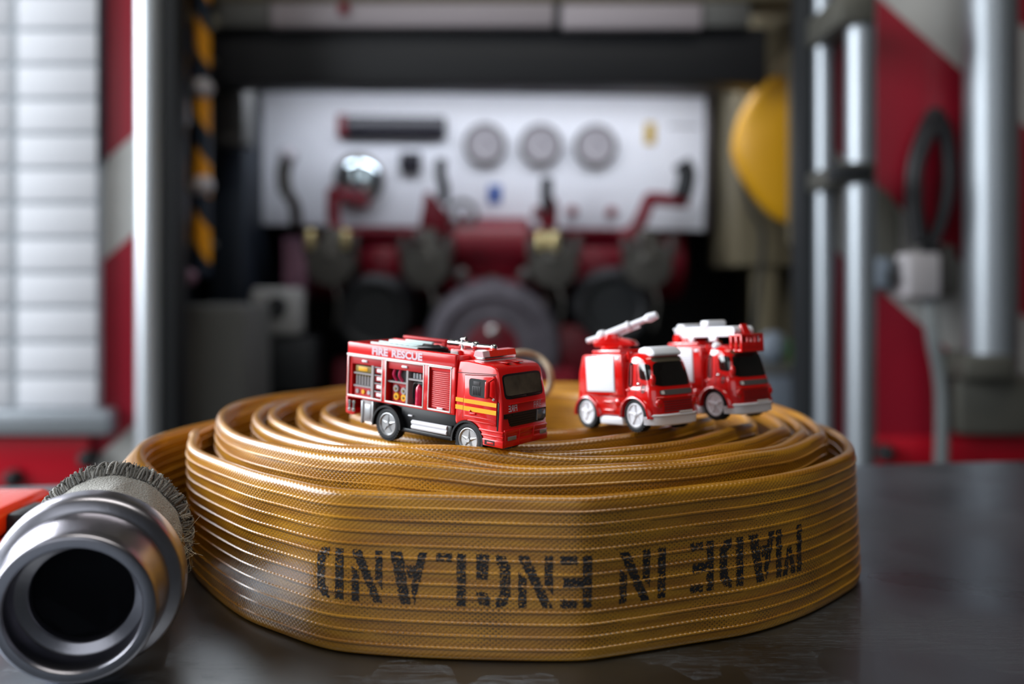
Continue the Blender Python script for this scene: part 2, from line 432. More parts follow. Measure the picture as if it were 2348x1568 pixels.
# smooth a little
for _ in range(3):
    RS = [RS[0]]+[(RS[i][0], (RS[i-1][1]+2*RS[i][1]+RS[i+1][1])/4, (RS[i-1][2]+2*RS[i][2]+RS[i+1][2])/4) for i in range(1, len(RS)-1)]+[RS[-1]]
HF = [(0, .405, .081), (0, .4125, .0835), (-.01, .425, .0855), (-.05, .43, .0875), (-.02, .426, .0885), (-.022, .446, .0836), (-.066, .471, .0855), (.068, .487, .0872), (.118, .515, .0895), (.044, .53, .0835), (.174, .557, .0795), (-.19, .55, .0872), (0, .765, .0835), (-.1, .58, .085), (.2, .55, .077), (.1, .42, .083), (.15, .47, .082), (-.1, .43, .085), (-.15, .49, .085), (-.13, .55, .086), (.15, .52, .086), (-.19, .6, .0865), (-.044, .5, .0855), (0, .467, .0836), (.09, .46, .0845), (0, .70, .083), (.094, .51, .088)]
def hfield(x, y):
    w = 0; s = 0
    for a, b, h in HF:
        d = ((x-a)**2+(y-b)**2+.0006)**1.8; w += 1/d; s += h/d
    return s/w
s_T1end = None
ENDX = outer[-4]
for s, x, y in RS:
    if s_T1end is None and s > 1.2 and abs(x-ENDX[0]) < .004 and abs(y-ENDX[1]) < .006: s_T1end = s
if s_T1end is None: s_T1end = 1.45
def top_at(s, x, y):
    if s < s_T1end:
        return .0745
    k = min(1, (s-s_T1end)/.30); k = k*k*(3-2*k)
    rr = math.hypot(x, y-.612)
    if y < .5: return .0745+(hfield(x, y)+.0045*math.exp(-((x+.03)/.055)**2)*max(0, 1-((rr-.185)/.0125)**2)-.0745)*k
    return .0745+(hfield(x, y)-.0745)*k
TOPS = [top_at(*p) for p in RS]
for _ in range(12): TOPS = [TOPS[0]]+[(TOPS[i-1]+2*TOPS[i]+TOPS[i+1])/4 for i in range(1, len(TOPS)-1)]+[TOPS[-1]]
RIBS = [HH-.0068-.00565*i for i in range(12)]
def ribh(v):
    for r in RIBS:
        d = abs(v-r)
        if d < .0007: return .00062*min(1, (.0007-d)/.0004)
    return 0.
def profile():
    pts = []   # (n, v): n = 0 on the outer face, -TH on the inner face
    R = TH/2
    vs = [R]
    for r in sorted(RIBS):
        for d in (-.0026, -.0009, -.0007, -.0003, .0003, .0007, .0009): vs.append(r+d)
    vs = [v for v in vs if R-1e-6 <= v <= HH-R]
    vs.append(HH-R)
    for v in vs: pts.append((ribh(v), v))
    for k in range(1, 9):
        a = PI*k/9; pts.append((-R+R*math.cos(a)*1.0, HH-R+R*math.sin(a)))
    for v in reversed(vs): pts.append((-TH-ribh(v), v))
    for k in range(1, 7):
        a = PI*k/7; pts.append((-R-R*math.cos(a), R-R*math.sin(a)))
    return pts
PROF = profile()
TAN = []
for i in range(len(RS)):
    a = RS[max(i-1, 0)]; b = RS[min(i+1, len(RS)-1)]
    t = Vector((b[1]-a[1], b[2]-a[2])).normalized(); TAN.append(t)

def fire_hose():
    root = empty('fire_hose', (0, .6, TZ), 'coiled flat yellow ribbed fire hose with black stencilled lettering, lying on the steel table', 'hose')
    root['label'] = 'yellow ribbed fire hose rolled into a large flat coil on the steel table'
    NP = len(PROF); vs = []; fs = []; uvs = []
    RR_ = .029
    for i, (s, x, y) in enumerate(RS):
        t = TAN[i]; nx, ny = -t.y, t.x           # outward = left of travel
        top = TOPS[i]; base = TZ+top-HH+.0006
        w = max(0., min(1., 1-(s-.004)/.085)); w = w*w*(3-2*w)      # round near the coupling
        lean = .0010*math.sin(s*19)+.0006*math.sin(s*47+1)
        for j, (n, v) in enumerate(PROF):
            wob = lean*(v/HH-.5)*2
            zz = v
            if w > 0:
                cvn = -TH/2; cvz = HH/2
                ang = math.atan2((v-cvz)*.55, (n-cvn)*6)
                en = cvn+RR_*math.cos(ang); ez = .040+RR_*math.sin(ang)
                n = n*(1-w)+en*w; zz = v*(1-w)+ez*w; wob *= 1-w
            vs.append((x+nx*(n+wob), y+ny*(n+wob), base+zz))
            uvs.append((s, v if n > -TH/2 else v+.003))
    n = len(RS)
    for i in range(n-1):
        for j in range(NP):
            j2 = (j+1) % NP; fs.append((i*NP+j, i*NP+j2, (i+1)*NP+j2, (i+1)*NP+j))
    fs.append(tuple(range(NP))[::-1]); fs.append(tuple((n-1)*NP+j for j in range(NP)))
    me = bpy.data.meshes.new('hose_jacket'); me.from_pydata([(a, b-.6, c-TZ) for a, b, c in vs], [], fs)
    ul = me.uv_layers.new(name='UVMap')
    li = [0]*len(me.loops); me.loops.foreach_get('vertex_index', li)
    flat = []
    for k in li: flat += uvs[k]
    ul.data.foreach_set('uv', flat)
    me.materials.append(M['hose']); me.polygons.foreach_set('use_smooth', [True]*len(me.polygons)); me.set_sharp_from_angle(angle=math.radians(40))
    me.validate()
    o = bpy.data.objects.new('hose_jacket', me); COL.objects.link(o); o.parent = root
    # ---- stencilled words, printed upside down round the front of the outer wrap
    G = {
        'M': [[(0, 0), (.2, 0), (.2, 1), (0, 1)], [(.8, 0), (1, 0), (1, 1), (.8, 1)], [(.24, 1), (.42, 1), (.56, .45), (.44, .35)], [(.58, 1), (.76, 1), (.56, .38), (.50, .55)]],
        'A': [[(0, 0), (.24, 0), (.46, .62), (.40, .95), (.34, 1)], [(.62, 0), (1, 0), (.66, 1), (.46, 1), (.5, .7)], [(.28, .2), (.62, .2), (.6, .42), (.36, .42)]],
        'D': [[(0, 0), (.3, 0), (.3, 1), (0, 1)], [(.5, 0), (.8, .03), (1, .2), (1, .8), (.8, .97), (.5, 1), (.52, .82), (.68, .75), (.68, .25), (.52, .18)]],
        'E': [[(0, 0), (.3, 0), (.3, 1), (0, 1)], [(.46, 0), (1, 0), (1, .17), (.46, .17)], [(.3, .42), (.9, .42), (.9, .6), (.3, .6)], [(.46, .83), (1, .83), (1, 1), (.46, 1)]],
        'I': [[(0, 0), (1, 0), (1, 1), (0, 1)]],
        'N': [[(0, 0), (.24, 0), (.24, .55), (0, .75)], [(0, 1), (.28, 1), (1, .04), (.98, 0), (.7, 0)], [(.76, .45), (1, .3), (1, 1), (.76, 1)]],
        'G': [[(0, .2), (.14, .03), (.42, 0), (.42, .16), (.3, .26), (.3, .76), (.42, .84), (.42, 1), (.14, .97), (0, .8)], [(.62, 0), (1, 0), (1, .48), (.66, .48)], [(.6, .84), (.7, .72), (1, .72), (.92, .95), (.6, 1)]],
        'L': [[(0, 0), (.3, 0), (.3, 1), (0, 1)], [(.48, 0), (1, 0), (1, .17), (.48, .17)]],
    }
    G['A'] = [[(0, 0), (.22, 0), (.44, .70), (.34, 1)], [(.66, 0), (1, 0), (.70, 1), (.42, 1), (.50, .75)], [(.30, .26), (.58, .26), (.5, .5), (.40, .5)]]
    words = [('M', 1837, 1779), ('A', 1776, 1716), ('D', 1704, 1650), ('E', 1636, 1582), ('I', 1526, 1508), ('N', 1490, 1420), ('E', 1357, 1284), ('N', 1268, 1188), ('G', 1170, 1092), ('L', 1068, 1000), ('A', 979, 894), ('N', 877, 807), ('D', 788, 728)]
    front = [(s, x, y, TAN[i]) for i, (s, x, y) in enumerate(RS) if s > .55 and s < s_T1end and y < .56]
    def at_px(px):
        for k in range(len(front)-1):
            a = CX+F*front[k][1]/front[k][2]; b = CX+F*front[k+1][1]/front[k+1][2]
            if a >= px > b:
                t = (a-px)/(a-b); A_ = front[k]; B_ = front[k+1]
                return A_[0]+(B_[0]-A_[0])*t, A_[1]+(B_[1]-A_[1])*t, A_[2]+(B_[2]-A_[2])*t, A_[3].lerp(B_[3], t)
        return None
    def inside(p, poly):
        c = False; j = len(poly)-1
        for i in range(len(poly)):
            if (poly[i][1] > p[1]) != (poly[j][1] > p[1]) and p[0] < (poly[j][0]-poly[i][0])*(p[1]-poly[i][1])/(poly[j][1]-poly[i][1])+poly[i][0]: c = not c
            j = i
        return c
    lv = []; lf = []; luv = []; cell = .00042
    for ch, pr_, pl in words:
        A_ = at_px(pr_); B_ = at_px(pl)
        if not A_ or not B_: continue
        W = B_[0]-A_[0]; nu = max(3, int(W/cell)); nv = 60; LH = .0235
        idx = {}
        def vert(iu, iv):
            if (iu, iv) in idx: return idx[(iu, iv)]
            s = A_[0]+W*iu/nu; k = s/.0028; i = int(k); t = k-i
            x = RS[i][1]*(1-t)+RS[i+1][1]*t; y = RS[i][2]*(1-t)+RS[i+1][2]*t; tn = TAN[i].lerp(TAN[i+1], t)
            v = .0485-LH*iv/nv
            n_ = ribh(v)+.00012
            lean = .0010*math.sin(s*19)+.0006*math.sin(s*47+1); n_ += lean*(v/HH-.5)*2
            lv.append((x-tn.y*n_, y+tn.x*n_-.6, .0745-HH+.0006+v)); luv.append((s, v)); idx[(iu, iv)] = len(lv)-1
            return idx[(iu, iv)]
        for iu in range(nu):
            for iv in range(nv):
                c = ((iu+.5)/nu, (iv+.5)/nv)
                h = noise.noise(Vector((iu*.35+ord(ch)+pl, iv*.35, 3)))*.5
                jx = noise.noise(Vector((iu*.6, iv*.6, pl)))*.03
                if any(inside((c[0]+jx, c[1]+jx*.6), p) for p in G[ch]) and h < .2:
                    # worn through between the ribs
                    v = .0485-LH*c[1]
                    near = min(abs(v-r) for r in RIBS)
                    if near > .0006 and near < .0010 and noise.noise(Vector((iu*.2, iv*.9, pl))) > .05: continue
                    if noise.noise(Vector((iu*.55, iv*.55, pl*.3+9))) > .42: continue
                    lf.append((vert(iu, iv), vert(iu+1, iv), vert(iu+1, iv+1), vert(iu, iv+1)))
    me = bpy.data.meshes.new('stencilled_lettering'); me.from_pydata(lv, [], lf)
    ul = me.uv_layers.new(name='UVMap'); li = [0]*len(me.loops); me.loops.foreach_get('vertex_index', li)
    flat = []
    for k in li: flat += luv[k]
    ul.data.foreach_set('uv', flat); me.materials.append(M['ink'])
    o = bpy.data.objects.new('stencilled_lettering', me); COL.objects.link(o); o.parent = root
    o['label'] = 'black stencilled words MADE IN ENGLAND printed upside down'
    # ---- coupling
    p0 = Vector((-.1786, .360, TZ+.0366)); p1 = Vector((-.1847, .3886, TZ+.0402)); d = (p1-p0).normalized()
    T = Matrix.Translation(p0) @ d.to_track_quat('Z', 'Y').to_matrix().to_4x4()
    m = MB().use('alu')
    mm = .001
    prof = [(20.6, 24), (20.6, 14.5), (21.3, 13.6), (25.0, 12.8), (25.8, 12), (26.2, 2.5), (26.6, .6), (27.2, 0), (30.4, 0), (31.6, .5), (32.2, 1.6), (32.4, 6), (33.6, 15), (34.0, 17.5), (34.0, 19.6), (35.2, 20.6), (38.2, 21.6), (39.6, 23.4), (40.0, 26), (40.0, 31), (39.4, 33), (37.6, 34), (33, 34.6), (31.0, 36), (30.2, 39), (30.2, 46), (23, 46), (20.6, 24)]
    m.lathe([(r*mm, a*mm) for r, a in prof], 96, T)
    cp = m.build_at('coupling', p0, root, 40); cp['label'] = 'silver metal hose coupling with open round mouth'
    b = MB().use('bore'); b.lathe([(.02055, .018), (.0200, .045), (.0001, .0455), (.0001, .0465), (.0201, .0465), (.02065, .018)], 48, T); b.build_at('bore_shade', p0, cp)  # near-black insert, painted for the shade deep inside the mouth
    # ---- knitted sleeve
    m = MB().use('knit')
    q0 = p0+d*.036; q1 = Vector((-.1955, .437, TZ+.0470)); dd = (q1-q0).normalized(); LL = (q1-q0).length
    T2 = Matrix.Translation(q0) @ dd.to_track_quat('Z', 'Y').to_matrix().to_4x4()
    N1, N2 = 40, 120; vs = []; fs = []
    for i in range(N1+1):
        t = i/N1; r = .0306-.0006*math.sin(t*PI)+.0035*max(0, t-.55)**1.5*3
        if t > .93: r += .0016*math.sin((t-.93)/.07*PI*.5)
        for j in range(N2):
            a = 2*PI*j/N2
            rr = r+.0005*math.sin(a*60+i*PI)+.0012*noise.noise(Vector((math.cos(a)*4, math.sin(a)*4, t*3)))
            vs.append((rr*math.cos(a), rr*math.sin(a), t*LL))
    for i in range(N1):
        for j in range(N2): fs.append([i*N2+j, i*N2+(j+1) % N2, (i+1)*N2+(j+1) % N2, (i+1)*N2+j])
    for t, rr in ((1.0, .0305), (.9, .028)):
        base = len(vs)
        for j in range(N2):
            a = 2*PI*j/N2; vs.append((rr*math.cos(a), rr*math.sin(a), t*LL))
        for j in range(N2): fs.append([base-N2+j, base-N2+(j+1) % N2, base+(j+1) % N2, base+j])
    m.raw(vs, fs, T2)
    sl = m.build_at('binding_sleeve', q0, root, 60); sl['label'] = 'grey knitted sleeve binding the hose onto its coupling'
    # fringe of yarn round the far edge
    m = MB().use('fuzz'); rnd = random.Random(3)
    for k in range(170):
        a = 2*PI*k/170+rnd.uniform(-.01, .01); jr = rnd.uniform(-.0009, .0007); ja = rnd.uniform(-.12, .12)
        lp_ = []
        for t, rr in ((.84, .0322), (.88, .0350), (.94, .0362), (1.0, .0352), (1.01, .0325)):
            lp_.append(T2 @ Vector(((rr+jr)*math.cos(a+ja*(t-.84)*6), (rr+jr)*math.sin(a+ja*(t-.84)*6), t*LL)))
        m.use('fuzz' if rnd.random() < .6 else 'knit'); m.tube(lp_, .00062*rnd.uniform(.6, 1.3), n=6, sub=3)
    for k in range(900):
        a = rnd.uniform(0, 2*PI); t = 1-rnd.random()**1.3*.13
        r = .0352+rnd.uniform(-.0006, .0010)
        L_ = rnd.uniform(.0005, .0016)
        c = Vector((r*math.cos(a), r*math.sin(a), t*LL))
        dr = Vector((math.cos(a), math.sin(a), 0))*rnd.uniform(.5, 1)+Vector((rnd.uniform(-.5, .5), rnd.uniform(-.5, .5), rnd.uniform(-.4, 1)))
        dr.normalize(); e = c+dr*L_
        w = rnd.uniform(.00018, .00034)
        side = dr.cross(Vector((0, 0, 1))).normalized()*w; sd2 = dr.cross(side).normalized()*w
        m.raw([T2 @ (c+side), T2 @ (c-side*.5+sd2), T2 @ (c-side*.5-sd2), T2 @ (e+side*.7), T2 @ (e-side*.4+sd2*.6), T2 @ (e-side*.4-sd2*.6)], [[0, 1, 4, 3], [1, 2, 5, 4], [2, 0, 3, 5], [3, 4, 5], [2, 1, 0]])
    m.build_at('frayed_edge', q0, sl, 60)
    m = MB().use('thread'); base = P(420, 1240, .425)
    for k in range(8):
        e = base+Vector((rnd.uniform(.002, .011), rnd.uniform(-.004, .004), rnd.uniform(-.008, .012)))
        mid = (base+e)/2+Vector((rnd.uniform(-.002, .002), 0, rnd.uniform(-.002, .002)))
        m.tube([base+Vector((-.004, 0, rnd.uniform(-.01, .01))), mid, e], .00007, n=4, sub=4)
    for k in range(70):
        c = base+Vector((rnd.gauss(-.001, .0018), rnd.gauss(0, .002), rnd.gauss(-.004, .006)))
        m.tube([c, c+Vector((rnd.gauss(0, .002), rnd.gauss(0, .002), rnd.gauss(0, .002))), c+Vector((rnd.gauss(0, .003), rnd.gauss(0, .003), rnd.gauss(0, .003)))], .00007, n=3, sub=3)
    m.build_at('loose_threads', base, sl, 60, label='pale frayed threads')
    return root
fire_hose()

# cream cord loop
m = MB().use('cord')
pts = []
for k in range(15):
    a = math.radians(-50+k*200/14)
    pts.append(P(1198+66*math.cos(a), 868-60*math.sin(a), .60+.004*math.sin(k)))
pts = pts+[P(1140, 850, .612), P(1128, 900, .618), P(1122, 990, .622)]
pts = [P(1236, 985, .598)]+pts
m.tube(pts, .0022, n=10, sub=5)
cordo = m.build_at('cord_loop', P(1180, 905, .6), None, 60)
cordo['label'] = 'cream cord loop sticking up out of the hose coil behind the large toy fire engine'; cordo['category'] = 'cord'

# ------------------------------------------------------------------ wheels
def wheel_mb(r, w, kind, side=-1, sc=.001):
    """wheel about its centre, axle along y; outer face on side*y"""
    tyre = MB(sc); rim = MB(sc)
    A = Matrix.Rotation(PI/2, 4, 'X') if side < 0 else Matrix.Rotation(-PI/2, 4, 'X')   # lathe +z -> side
    h = w/2; ri = r*(.70 if kind == 'star' else .72)
    tyre.mtx = A; rim.mtx = A
    tyre.use('tyre').lathe([(ri, -h), (r*.93, -h), (r*.985, -h*.75), (r*.985, h*.70), (r*.95, h*.9), (r*.86, h), (ri*1.05, h*.96), (ri, h*.85), (ri, -h)], 56, close=False)
    n = 36 if kind == 'star' else 26
    for k in range(n):
        a = 2*PI*k/n
        T = Matrix.Rotation(a, 4, 'Z') @ Matrix.Translation((r*.975, 0, 0))
        for z_, ww, of in ((h*.45, h*.95, 0), (-h*.45, h*.95, PI/n)):
            T2 = Matrix.Rotation(a+of, 4, 'Z') @ Matrix.Translation((r*.965, 0, z_))
            b = bmesh.new(); bmesh.ops.create_cube(b, size=1)
            for v in b.verts: v.co = Vector((v.co.x*r*.07, v.co.y*r*.10, v.co.z*ww))
            tyre.bm(b, T2)
    key = 'silverp' if kind == 'star' else 'white'
    rim.use(key).lathe([(ri*1.0, h*.70), (ri*1.0, h*.93), (ri*.93, h*.97), (ri*.84, h*.80), (ri*.84, h*.25)]+([(.01, h*.25)] if kind != 'star' else [(ri*.83, h*.2)]), 48)
    ns = 5
    if kind == 'star':
        rim.use('dgrey').lathe([(ri*.83, h*.27), (.01, h*.27)], 32)
        rim.use(key)
        vs = [(0, 0, h*.95)]; fs = []
        for k in range(10):
            a = 2*PI*k/10+.31; rr = ri*.90 if k % 2 == 0 else ri*.36
            vs.append((rr*math.cos(a), rr*math.sin(a), h*(.72 if k % 2 == 0 else .62)))
        for k in range(10):
            a = 2*PI*k/10+.31; rr = ri*.90 if k % 2 == 0 else ri*.40
            vs.append((rr*math.cos(a), rr*math.sin(a), h*.25))
        for k in range(10):
            fs.append([0, 1+k, 1+(k+1) % 10]); fs.append([1+k, 11+k, 11+(k+1) % 10, 1+(k+1) % 10])
        rim.raw(vs, fs)
        rim.cyl((0, 0, h*.5), (0, 0, h*1.04), ri*.20, n=16)
    else:
        for k in range(ns):
            a = 2*PI*k/ns+.4
            c, s_ = math.cos(a), math.sin(a)
            rim.cyl((0, 0, h*.42), (c*ri*.86, s_*ri*.86, h*.66), ri*.17, ri*.13, n=10)
        rim.ball((0, 0, h*.62), ri*.27, 8, (1, 1, .8))
    return tyre, rim

def add_wheel(name, root, loc, r, w, kind, side):
    t, m_ = wheel_mb(r, w, kind, side)
    o = t.build('wheel', root, 40); o.location = Vector(loc)*.001
    h = m_.build('wheel_rim', o, 40)
    return o

# ------------------------------------------------------------------ large toy fire engine
def big_truck():
    th, pt = math.radians(-37), math.radians(2.6)
    T = Vector((-.08012, .50466, CZ-.08236))
    root = empty('toy_fire_engine', T, 'large red toy fire engine with FIRE RESCUE lettering and open lockers on its side', 'toy fire engine', rot=(0, pt, th), group=None)
    NS = -18.5
    mk = lambda: MB(.001)
    side = lambda off=.0: (lambda x, z: (x, NS-off, z))
    # ----- chassis
    m = mk().use('black')
    m.bx(8, 96, -13, 13, 8.5, 20, .6)
    m.bx(40, 75, -17.6, -14, 6.4, 8.6, .5); m.bx(40, 75, 14, 17.6, 6.4, 8.6, .5)
    m.bx(38, 76, -15.5, -12.5, 8, 20, .4); m.bx(38, 76, 12.5, 15.5, 8, 20, .4)
    m.bx(72, 75.2, -17.5, -13, 8.2, 14, .6)
    m.cyl((30, -15, 8.6), (30, 15, 8.6), 1.2); m.cyl((86, -15, 8.6), (86, 15, 8.6), 1.2)
    ch = m.build('chassis', root)
    m = mk().use('white')
    for zz in (9.9, 12.3): m.cyl((47.5, -17.0, zz), (72, -17.0, zz+.2), 1.25, n=14)
    m.bx(43.5, 46.5, -16.4, -15.4, 14.8, 15.6, .3)
    m.build('exhaust_pipe', ch)
    # mudguards
    for xc, rr in ((30, 10.6), (86, 10.4)):
        m = mk().use('black')
        for ys in (-1, 1):
            prof = []
            n = 22; a0, a1 = (math.radians(-6), math.radians(186))
            vs = []; fs = []
            for k in range(n+1):
                a = a0+(a1-a0)*k/n
                for rad_, y in ((rr, -18.9), (rr, -12.5), (rr-1.0, -12.5), (rr-1.0, -18.9)):
                    vs.append((xc+rad_*math.cos(a), y*(-ys), 8.2+rad_*math.sin(a)))
            for k in range(n):
                for j in range(4): fs.append([k*4+j, k*4+(j+1) % 4, (k+1)*4+(j+1) % 4, (k+1)*4+j])
            fs.append([0, 1, 2, 3]); fs.append([n*4+3, n*4+2, n*4+1, n*4])
            m.raw(vs, fs)
        m.build('mudguard', ch)
    # rear lights + steps
    m = mk().use('greyp')
    m.bx(10, 19.5, -17.6, -16.4, 8.0, 19.5, .2); m.use('silverp').bx(10, 11.4, -18.2, -16.4, 6.8, 19, .2); m.bx(18.2, 19.4, -18.2, -16.4, 8, 19.5, .2); m.bx(12.5, 17.2, -17.9, -17, 9.5, 17.5, .2)
    m.build('side_step', ch)
    m = mk().use('red'); m.prism([(-2, 11.0), (3.5, 10.2), (5.5, 11.5), (5.5, 13.5), (-.5, 13.5), (-.5, 20.2), (-2, 20.2)], -18.3, 18.3, .4)
    m.build('rear_apron', root)
    m = mk().use('chrome')
    for x in (1.2, 4.6):
        for zz, r_ in ((13.2, 1.0), (17.6, .95), (15.4, .65)): m.cyl((x, -18.4, zz-(1.9 if r_ == .65 else .8)), (x, -18.4, zz+(1.9 if r_ == .65 else .8)), r_, n=14)
    m.build('rear_lamps', root)
    # ----- rear body
    m = mk().use('red')
    m.bx(-1.5, 77, -12.6, 18.5, 20, 44.5, .5)
    m.bx(-1.5, 77, NS, -12, 20, 21.0, .2)                              # sill
    m.bx(-1.7, 77.3, NS-.1, -15.6, 43.4, 50.4, .9, 3)                  # upper flank
    m.bx(-1.7, 77.3, 15.6, 18.6, 43.4, 50.4, .9, 3)
    m.bx(-1.7, 0.2, -17, 17, 43.4, 50.0, .5); m.bx(75.4, 77.2, -17, 17, 43.4, 49.4, .5)
    for x0, x1 in ((-1.6, -.6), (25.9, 28.3), (55.9, 59.2), (74.3, 77.1)): m.bx(x0, x1, NS, -12, 20.4, 44, .15)
    m.bx(-1.3, 1.6, NS+.8, -12.4, 20.8, 43.5)
    body = m.build('equipment_body', root)
    m = mk().use('silverline')
    def fr(x0, x1, z0, z1, w=.55, top=True):
        y0, y1 = NS-.28, NS+.3
        m.bx(x0, x1, y0, y1, z0, z0+w*1.5, .15); m.bx(x0, x0+w, y0, y1, z0, z1, .15); m.bx(x1-w, x1, y0, y1, z0, z1, .15)
        if top: m.bx(x0, x1, y0, y1, z1-w, z1, .15)
    fr(-.9, 26.0, 20.6, 43.2); fr(28.2, 56.0, 20.6, 43.2); fr(59.0, 74.6, 20.6, 43.2)
    m.bx(-1.6, 75.2, NS-.45, NS+.2, 43.1, 44.1, .2)
    m.build('silver_trim', body)
    m = mk().use('pink'); m.text('FIRE', 17.8, 29.8, 44.9, 49.0, lambda x, z: (x, NS-.22, z), .045); m.text('RESCUE', 32.6, 54.6, 44.9, 49.0, lambda x, z: (x, NS-.22, z), .045)
    m.build('side_lettering', body, 0, label='pale FIRE RESCUE lettering')
    # locker roll tops
    for x0, x1 in ((-.6, 25.9), (28.3, 55.9)):
        m = mk().use('redin'); m.bx(x0+.3, x1, NS+.9, -14, 38.6, 43.3, .2)
        m.use('white').box(((x0+x1)/2-(1 if x0 < 0 else .5), NS+.6, 40.6), (4.2, 1.0, 1.3), .5)
        m.build('rolled_shutter', body)
    # locker 1
    def back(x0, x1, z0, z1): return mk().use('dgrey').bx(x0, x1, -13.2, -12.4, z0, z1)
    m = back(1.5, 25.9, 21, 38.8); m.use('greyp')
    for z in (26.2, 33.2): m.bx(3, 17, -17.4, -13, z, z+.8)
    m.bx(16.6, 18.2, -17.6, -13, 21, 38.8)
    m.use('redin').bx(3, 17, -16.5, -13, 21.1, 26.0); m.use('brassy').bx(3.5, 16.5, -16.8, -13.2, 34.2, 37.8, .4); m.use('yellow').bx(6, 13, -17.0, -16.6, 35, 37.2, .1)
    for k in range(6):
        m.use('greyp').cyl((4.2+k*2.2, -15.6, 27.1), (4.2+k*2.2, -15.6, 32.2), .85, n=10); m.use('brassy').ball((4.2+k*2.2, -15.6, 32.4), .8, 6)
    for k, (x, c) in enumerate(((5.5, 'greyp'), (10, 'yellow'), (14.4, 'silverp'))): m.use(c).cyl((x, -17.2, 23.6), (x, -16, 23.6), 1.3, n=12)
    m.build('locker_contents', body)
    for k in range(4):
        m = mk(); z = 21.6+k*4.35
        m.use('redin').bx(18.6, 25.8, -16.6, -13, z, z+3.1, .2); m.use('silverp').bx(18.4, 25.9, -17.2, -13, z+3.2, z+3.6); m.use('white').bx(20.2, 24.4, -17.1, -16.4, z+.7, z+2.5, .3)
        m.build('locker_drawer', body)
    # locker 2
    m = back(28.6, 55.6, 21, 38.8); m.use('greyp')
    m.bx(42.6, 44.0, -17.6, -13, 21, 38.8); m.bx(28.8, 43, -17.4, -13, 31.4, 32.2); m.bx(44, 55.6, -17.4, -13, 34.0, 34.9)
    m.use('redin').bx(30.8, 42.4, -15.2, -13, 21.2, 31.2)
    for cx_, cz_, c in ((34, 28.2, 'greyp'), (39.6, 27.4, 'greyp'), (34.4, 24, 'yellow'), (39.8, 23.8, 'yellow')):
        m.use(c).cyl((cx_, -16.4, cz_), (cx_, -15, cz_), 2.0, n=16); m.use('brassy').cyl((cx_, -16.8, cz_), (cx_, -16.3, cz_), .7, n=10)
    for cx_ in (47, 49.2, 51.4): m.use('silverp').cyl((cx_, -15.6, 35), (cx_, -15.6, 37.8), .8, n=10)
    m.use('redin').ball((54, -15.6, 36.6), 1.2, 8)
    m.build('locker_contents', body)
    for cx_ in (33, 37.2):
        m = mk().use(mat('wine red hose', (190, 30, 78), .35)); m.tube([(cx_, -15.8, 38.6), (cx_+.1, -17, 35.5), (cx_+1.6, -15.8, 32.3)], .85, n=8)
        m.build('hose_loop', body)
    for cx_, hh in ((50.4, 1), (55, .92)):
        m = mk().use(mat('cherry red cylinder', (205, 22, 70), .25, coat=.5))
        T_ = Matrix.Translation((cx_, -15.7, 21.2)); w = 1.9 if cx_ < 52 else .9
        m.lathe([(w*.9, 0), (w, .4), (w, 8.2*hh), (w*.8, 9.6*hh), (w*.35, 10.6*hh), (w*.3, 11.2*hh)], 20, T_)
        if cx_ < 52:
            m.use('black'); m.bx(49.2, 54, -16.2, -15.4, 32.2, 33.0, .2); m.tube([(49.4, -15.8, 32.6), (47.2, -16.2, 32.2), (46.8, -16.4, 28), (46.9, -16.4, 24.6)], .35, n=6)
        m.build('fire_extinguisher', body)
    # locker 3: slatted shutter
    m = mk().use('redin'); m.bx(59.3, 74.4, -17.0, -13, 21, 43)
    m.use(M['red'])
    for k in range(18):
        z = 22.6+k*1.02; m.box((67.2, -17.1, z), (12.6, 1.1, .55), .2)
    m.bx(59.4, 74.4, -17.6, -16.8, 41.0, 43)
    m.use('white').box((67, -17.9, 22.0), (4, .9, .8), .3)
    m.build('slatted_shutter', body)
    # roof gear
    m = mk().use('mint')
    m.bx(12, 47, -14.5, -13.2, 49.9, 51.2, .3); m.bx(12, 47, -8.2, -7, 49.9, 51.4, .3)
    for k in range(9): m.bx(13.5+k*4, 14.6+k*4, -14, -7.5, 50.1, 50.9, .2)
    m.box((30, -4.5, 51.6), (26, 2.4, 1.6), .5); m.box((35, 0, 52.2), (20, 2, 1.4), .5)
    m.build('roof_ladder', body)
    m = mk().use(M['red']); m.bx(-1, 77, -15, 15, 44, 47.0); m.use('redin').box((32, 8, 53.2), (32, 3, 1.6), .5); m.bx(17, 19, 7, 9, 47, 53); m.bx(45, 47, 7, 9, 47, 53)
    m.build('roof_locker', body)
    m = mk().use('black')
    m.tube([(40, -11, 49.6), (48, -12.5, 51), (57, -11, 51.4), (60, -6, 50.6), (52, -3, 51), (43, -6, 51)], 1.1, n=10)
    m.tube([(42, -9, 50.4), (50, -10.5, 51.6), (56, -8, 52.0), (52, -5, 51.6)], .9, n=8); m.bx(40, 61, -13, 0, 46.5, 49.8, .5)
    m.build('roof_hose', body)
    # water monitor
    m = mk().use(M['red']); m.bx(64, 82, -8, 8, 46, 51.6, .6); m.bx(66, 72, -10, 6, 48, 51.4, .4)
    m.use('greyp').bx(66.5, 71.5, -10.6, -10, 48.2, 51, .2)
    hs = m.build('monitor_housing', body)
    m = mk().use('chrome')
    m.cyl((58, -2, 54.2), (75, -2, 54.2), 1.5); m.cyl((58, -2, 54.2), (59.5, -2, 54.2), 1.7); m.ball((75.8, -2, 54), 2.3, 10); m.cyl((76, -2, 53.8), (88, -2, 54), 1.2); m.ball((88, -2, 54), 1.8, 10)
    m.cyl((68, -2, 51), (68, -2, 56.6), 1.5); m.cyl((66.6, -2, 56.3), (69.6, -2, 56.8), 1.2); m.ball((64, -2, 54.4), 1.5, 8); m.bx(66, 73, -3, -1, 53, 55.2, .4)
    m.build('water_cannon', hs, 40)
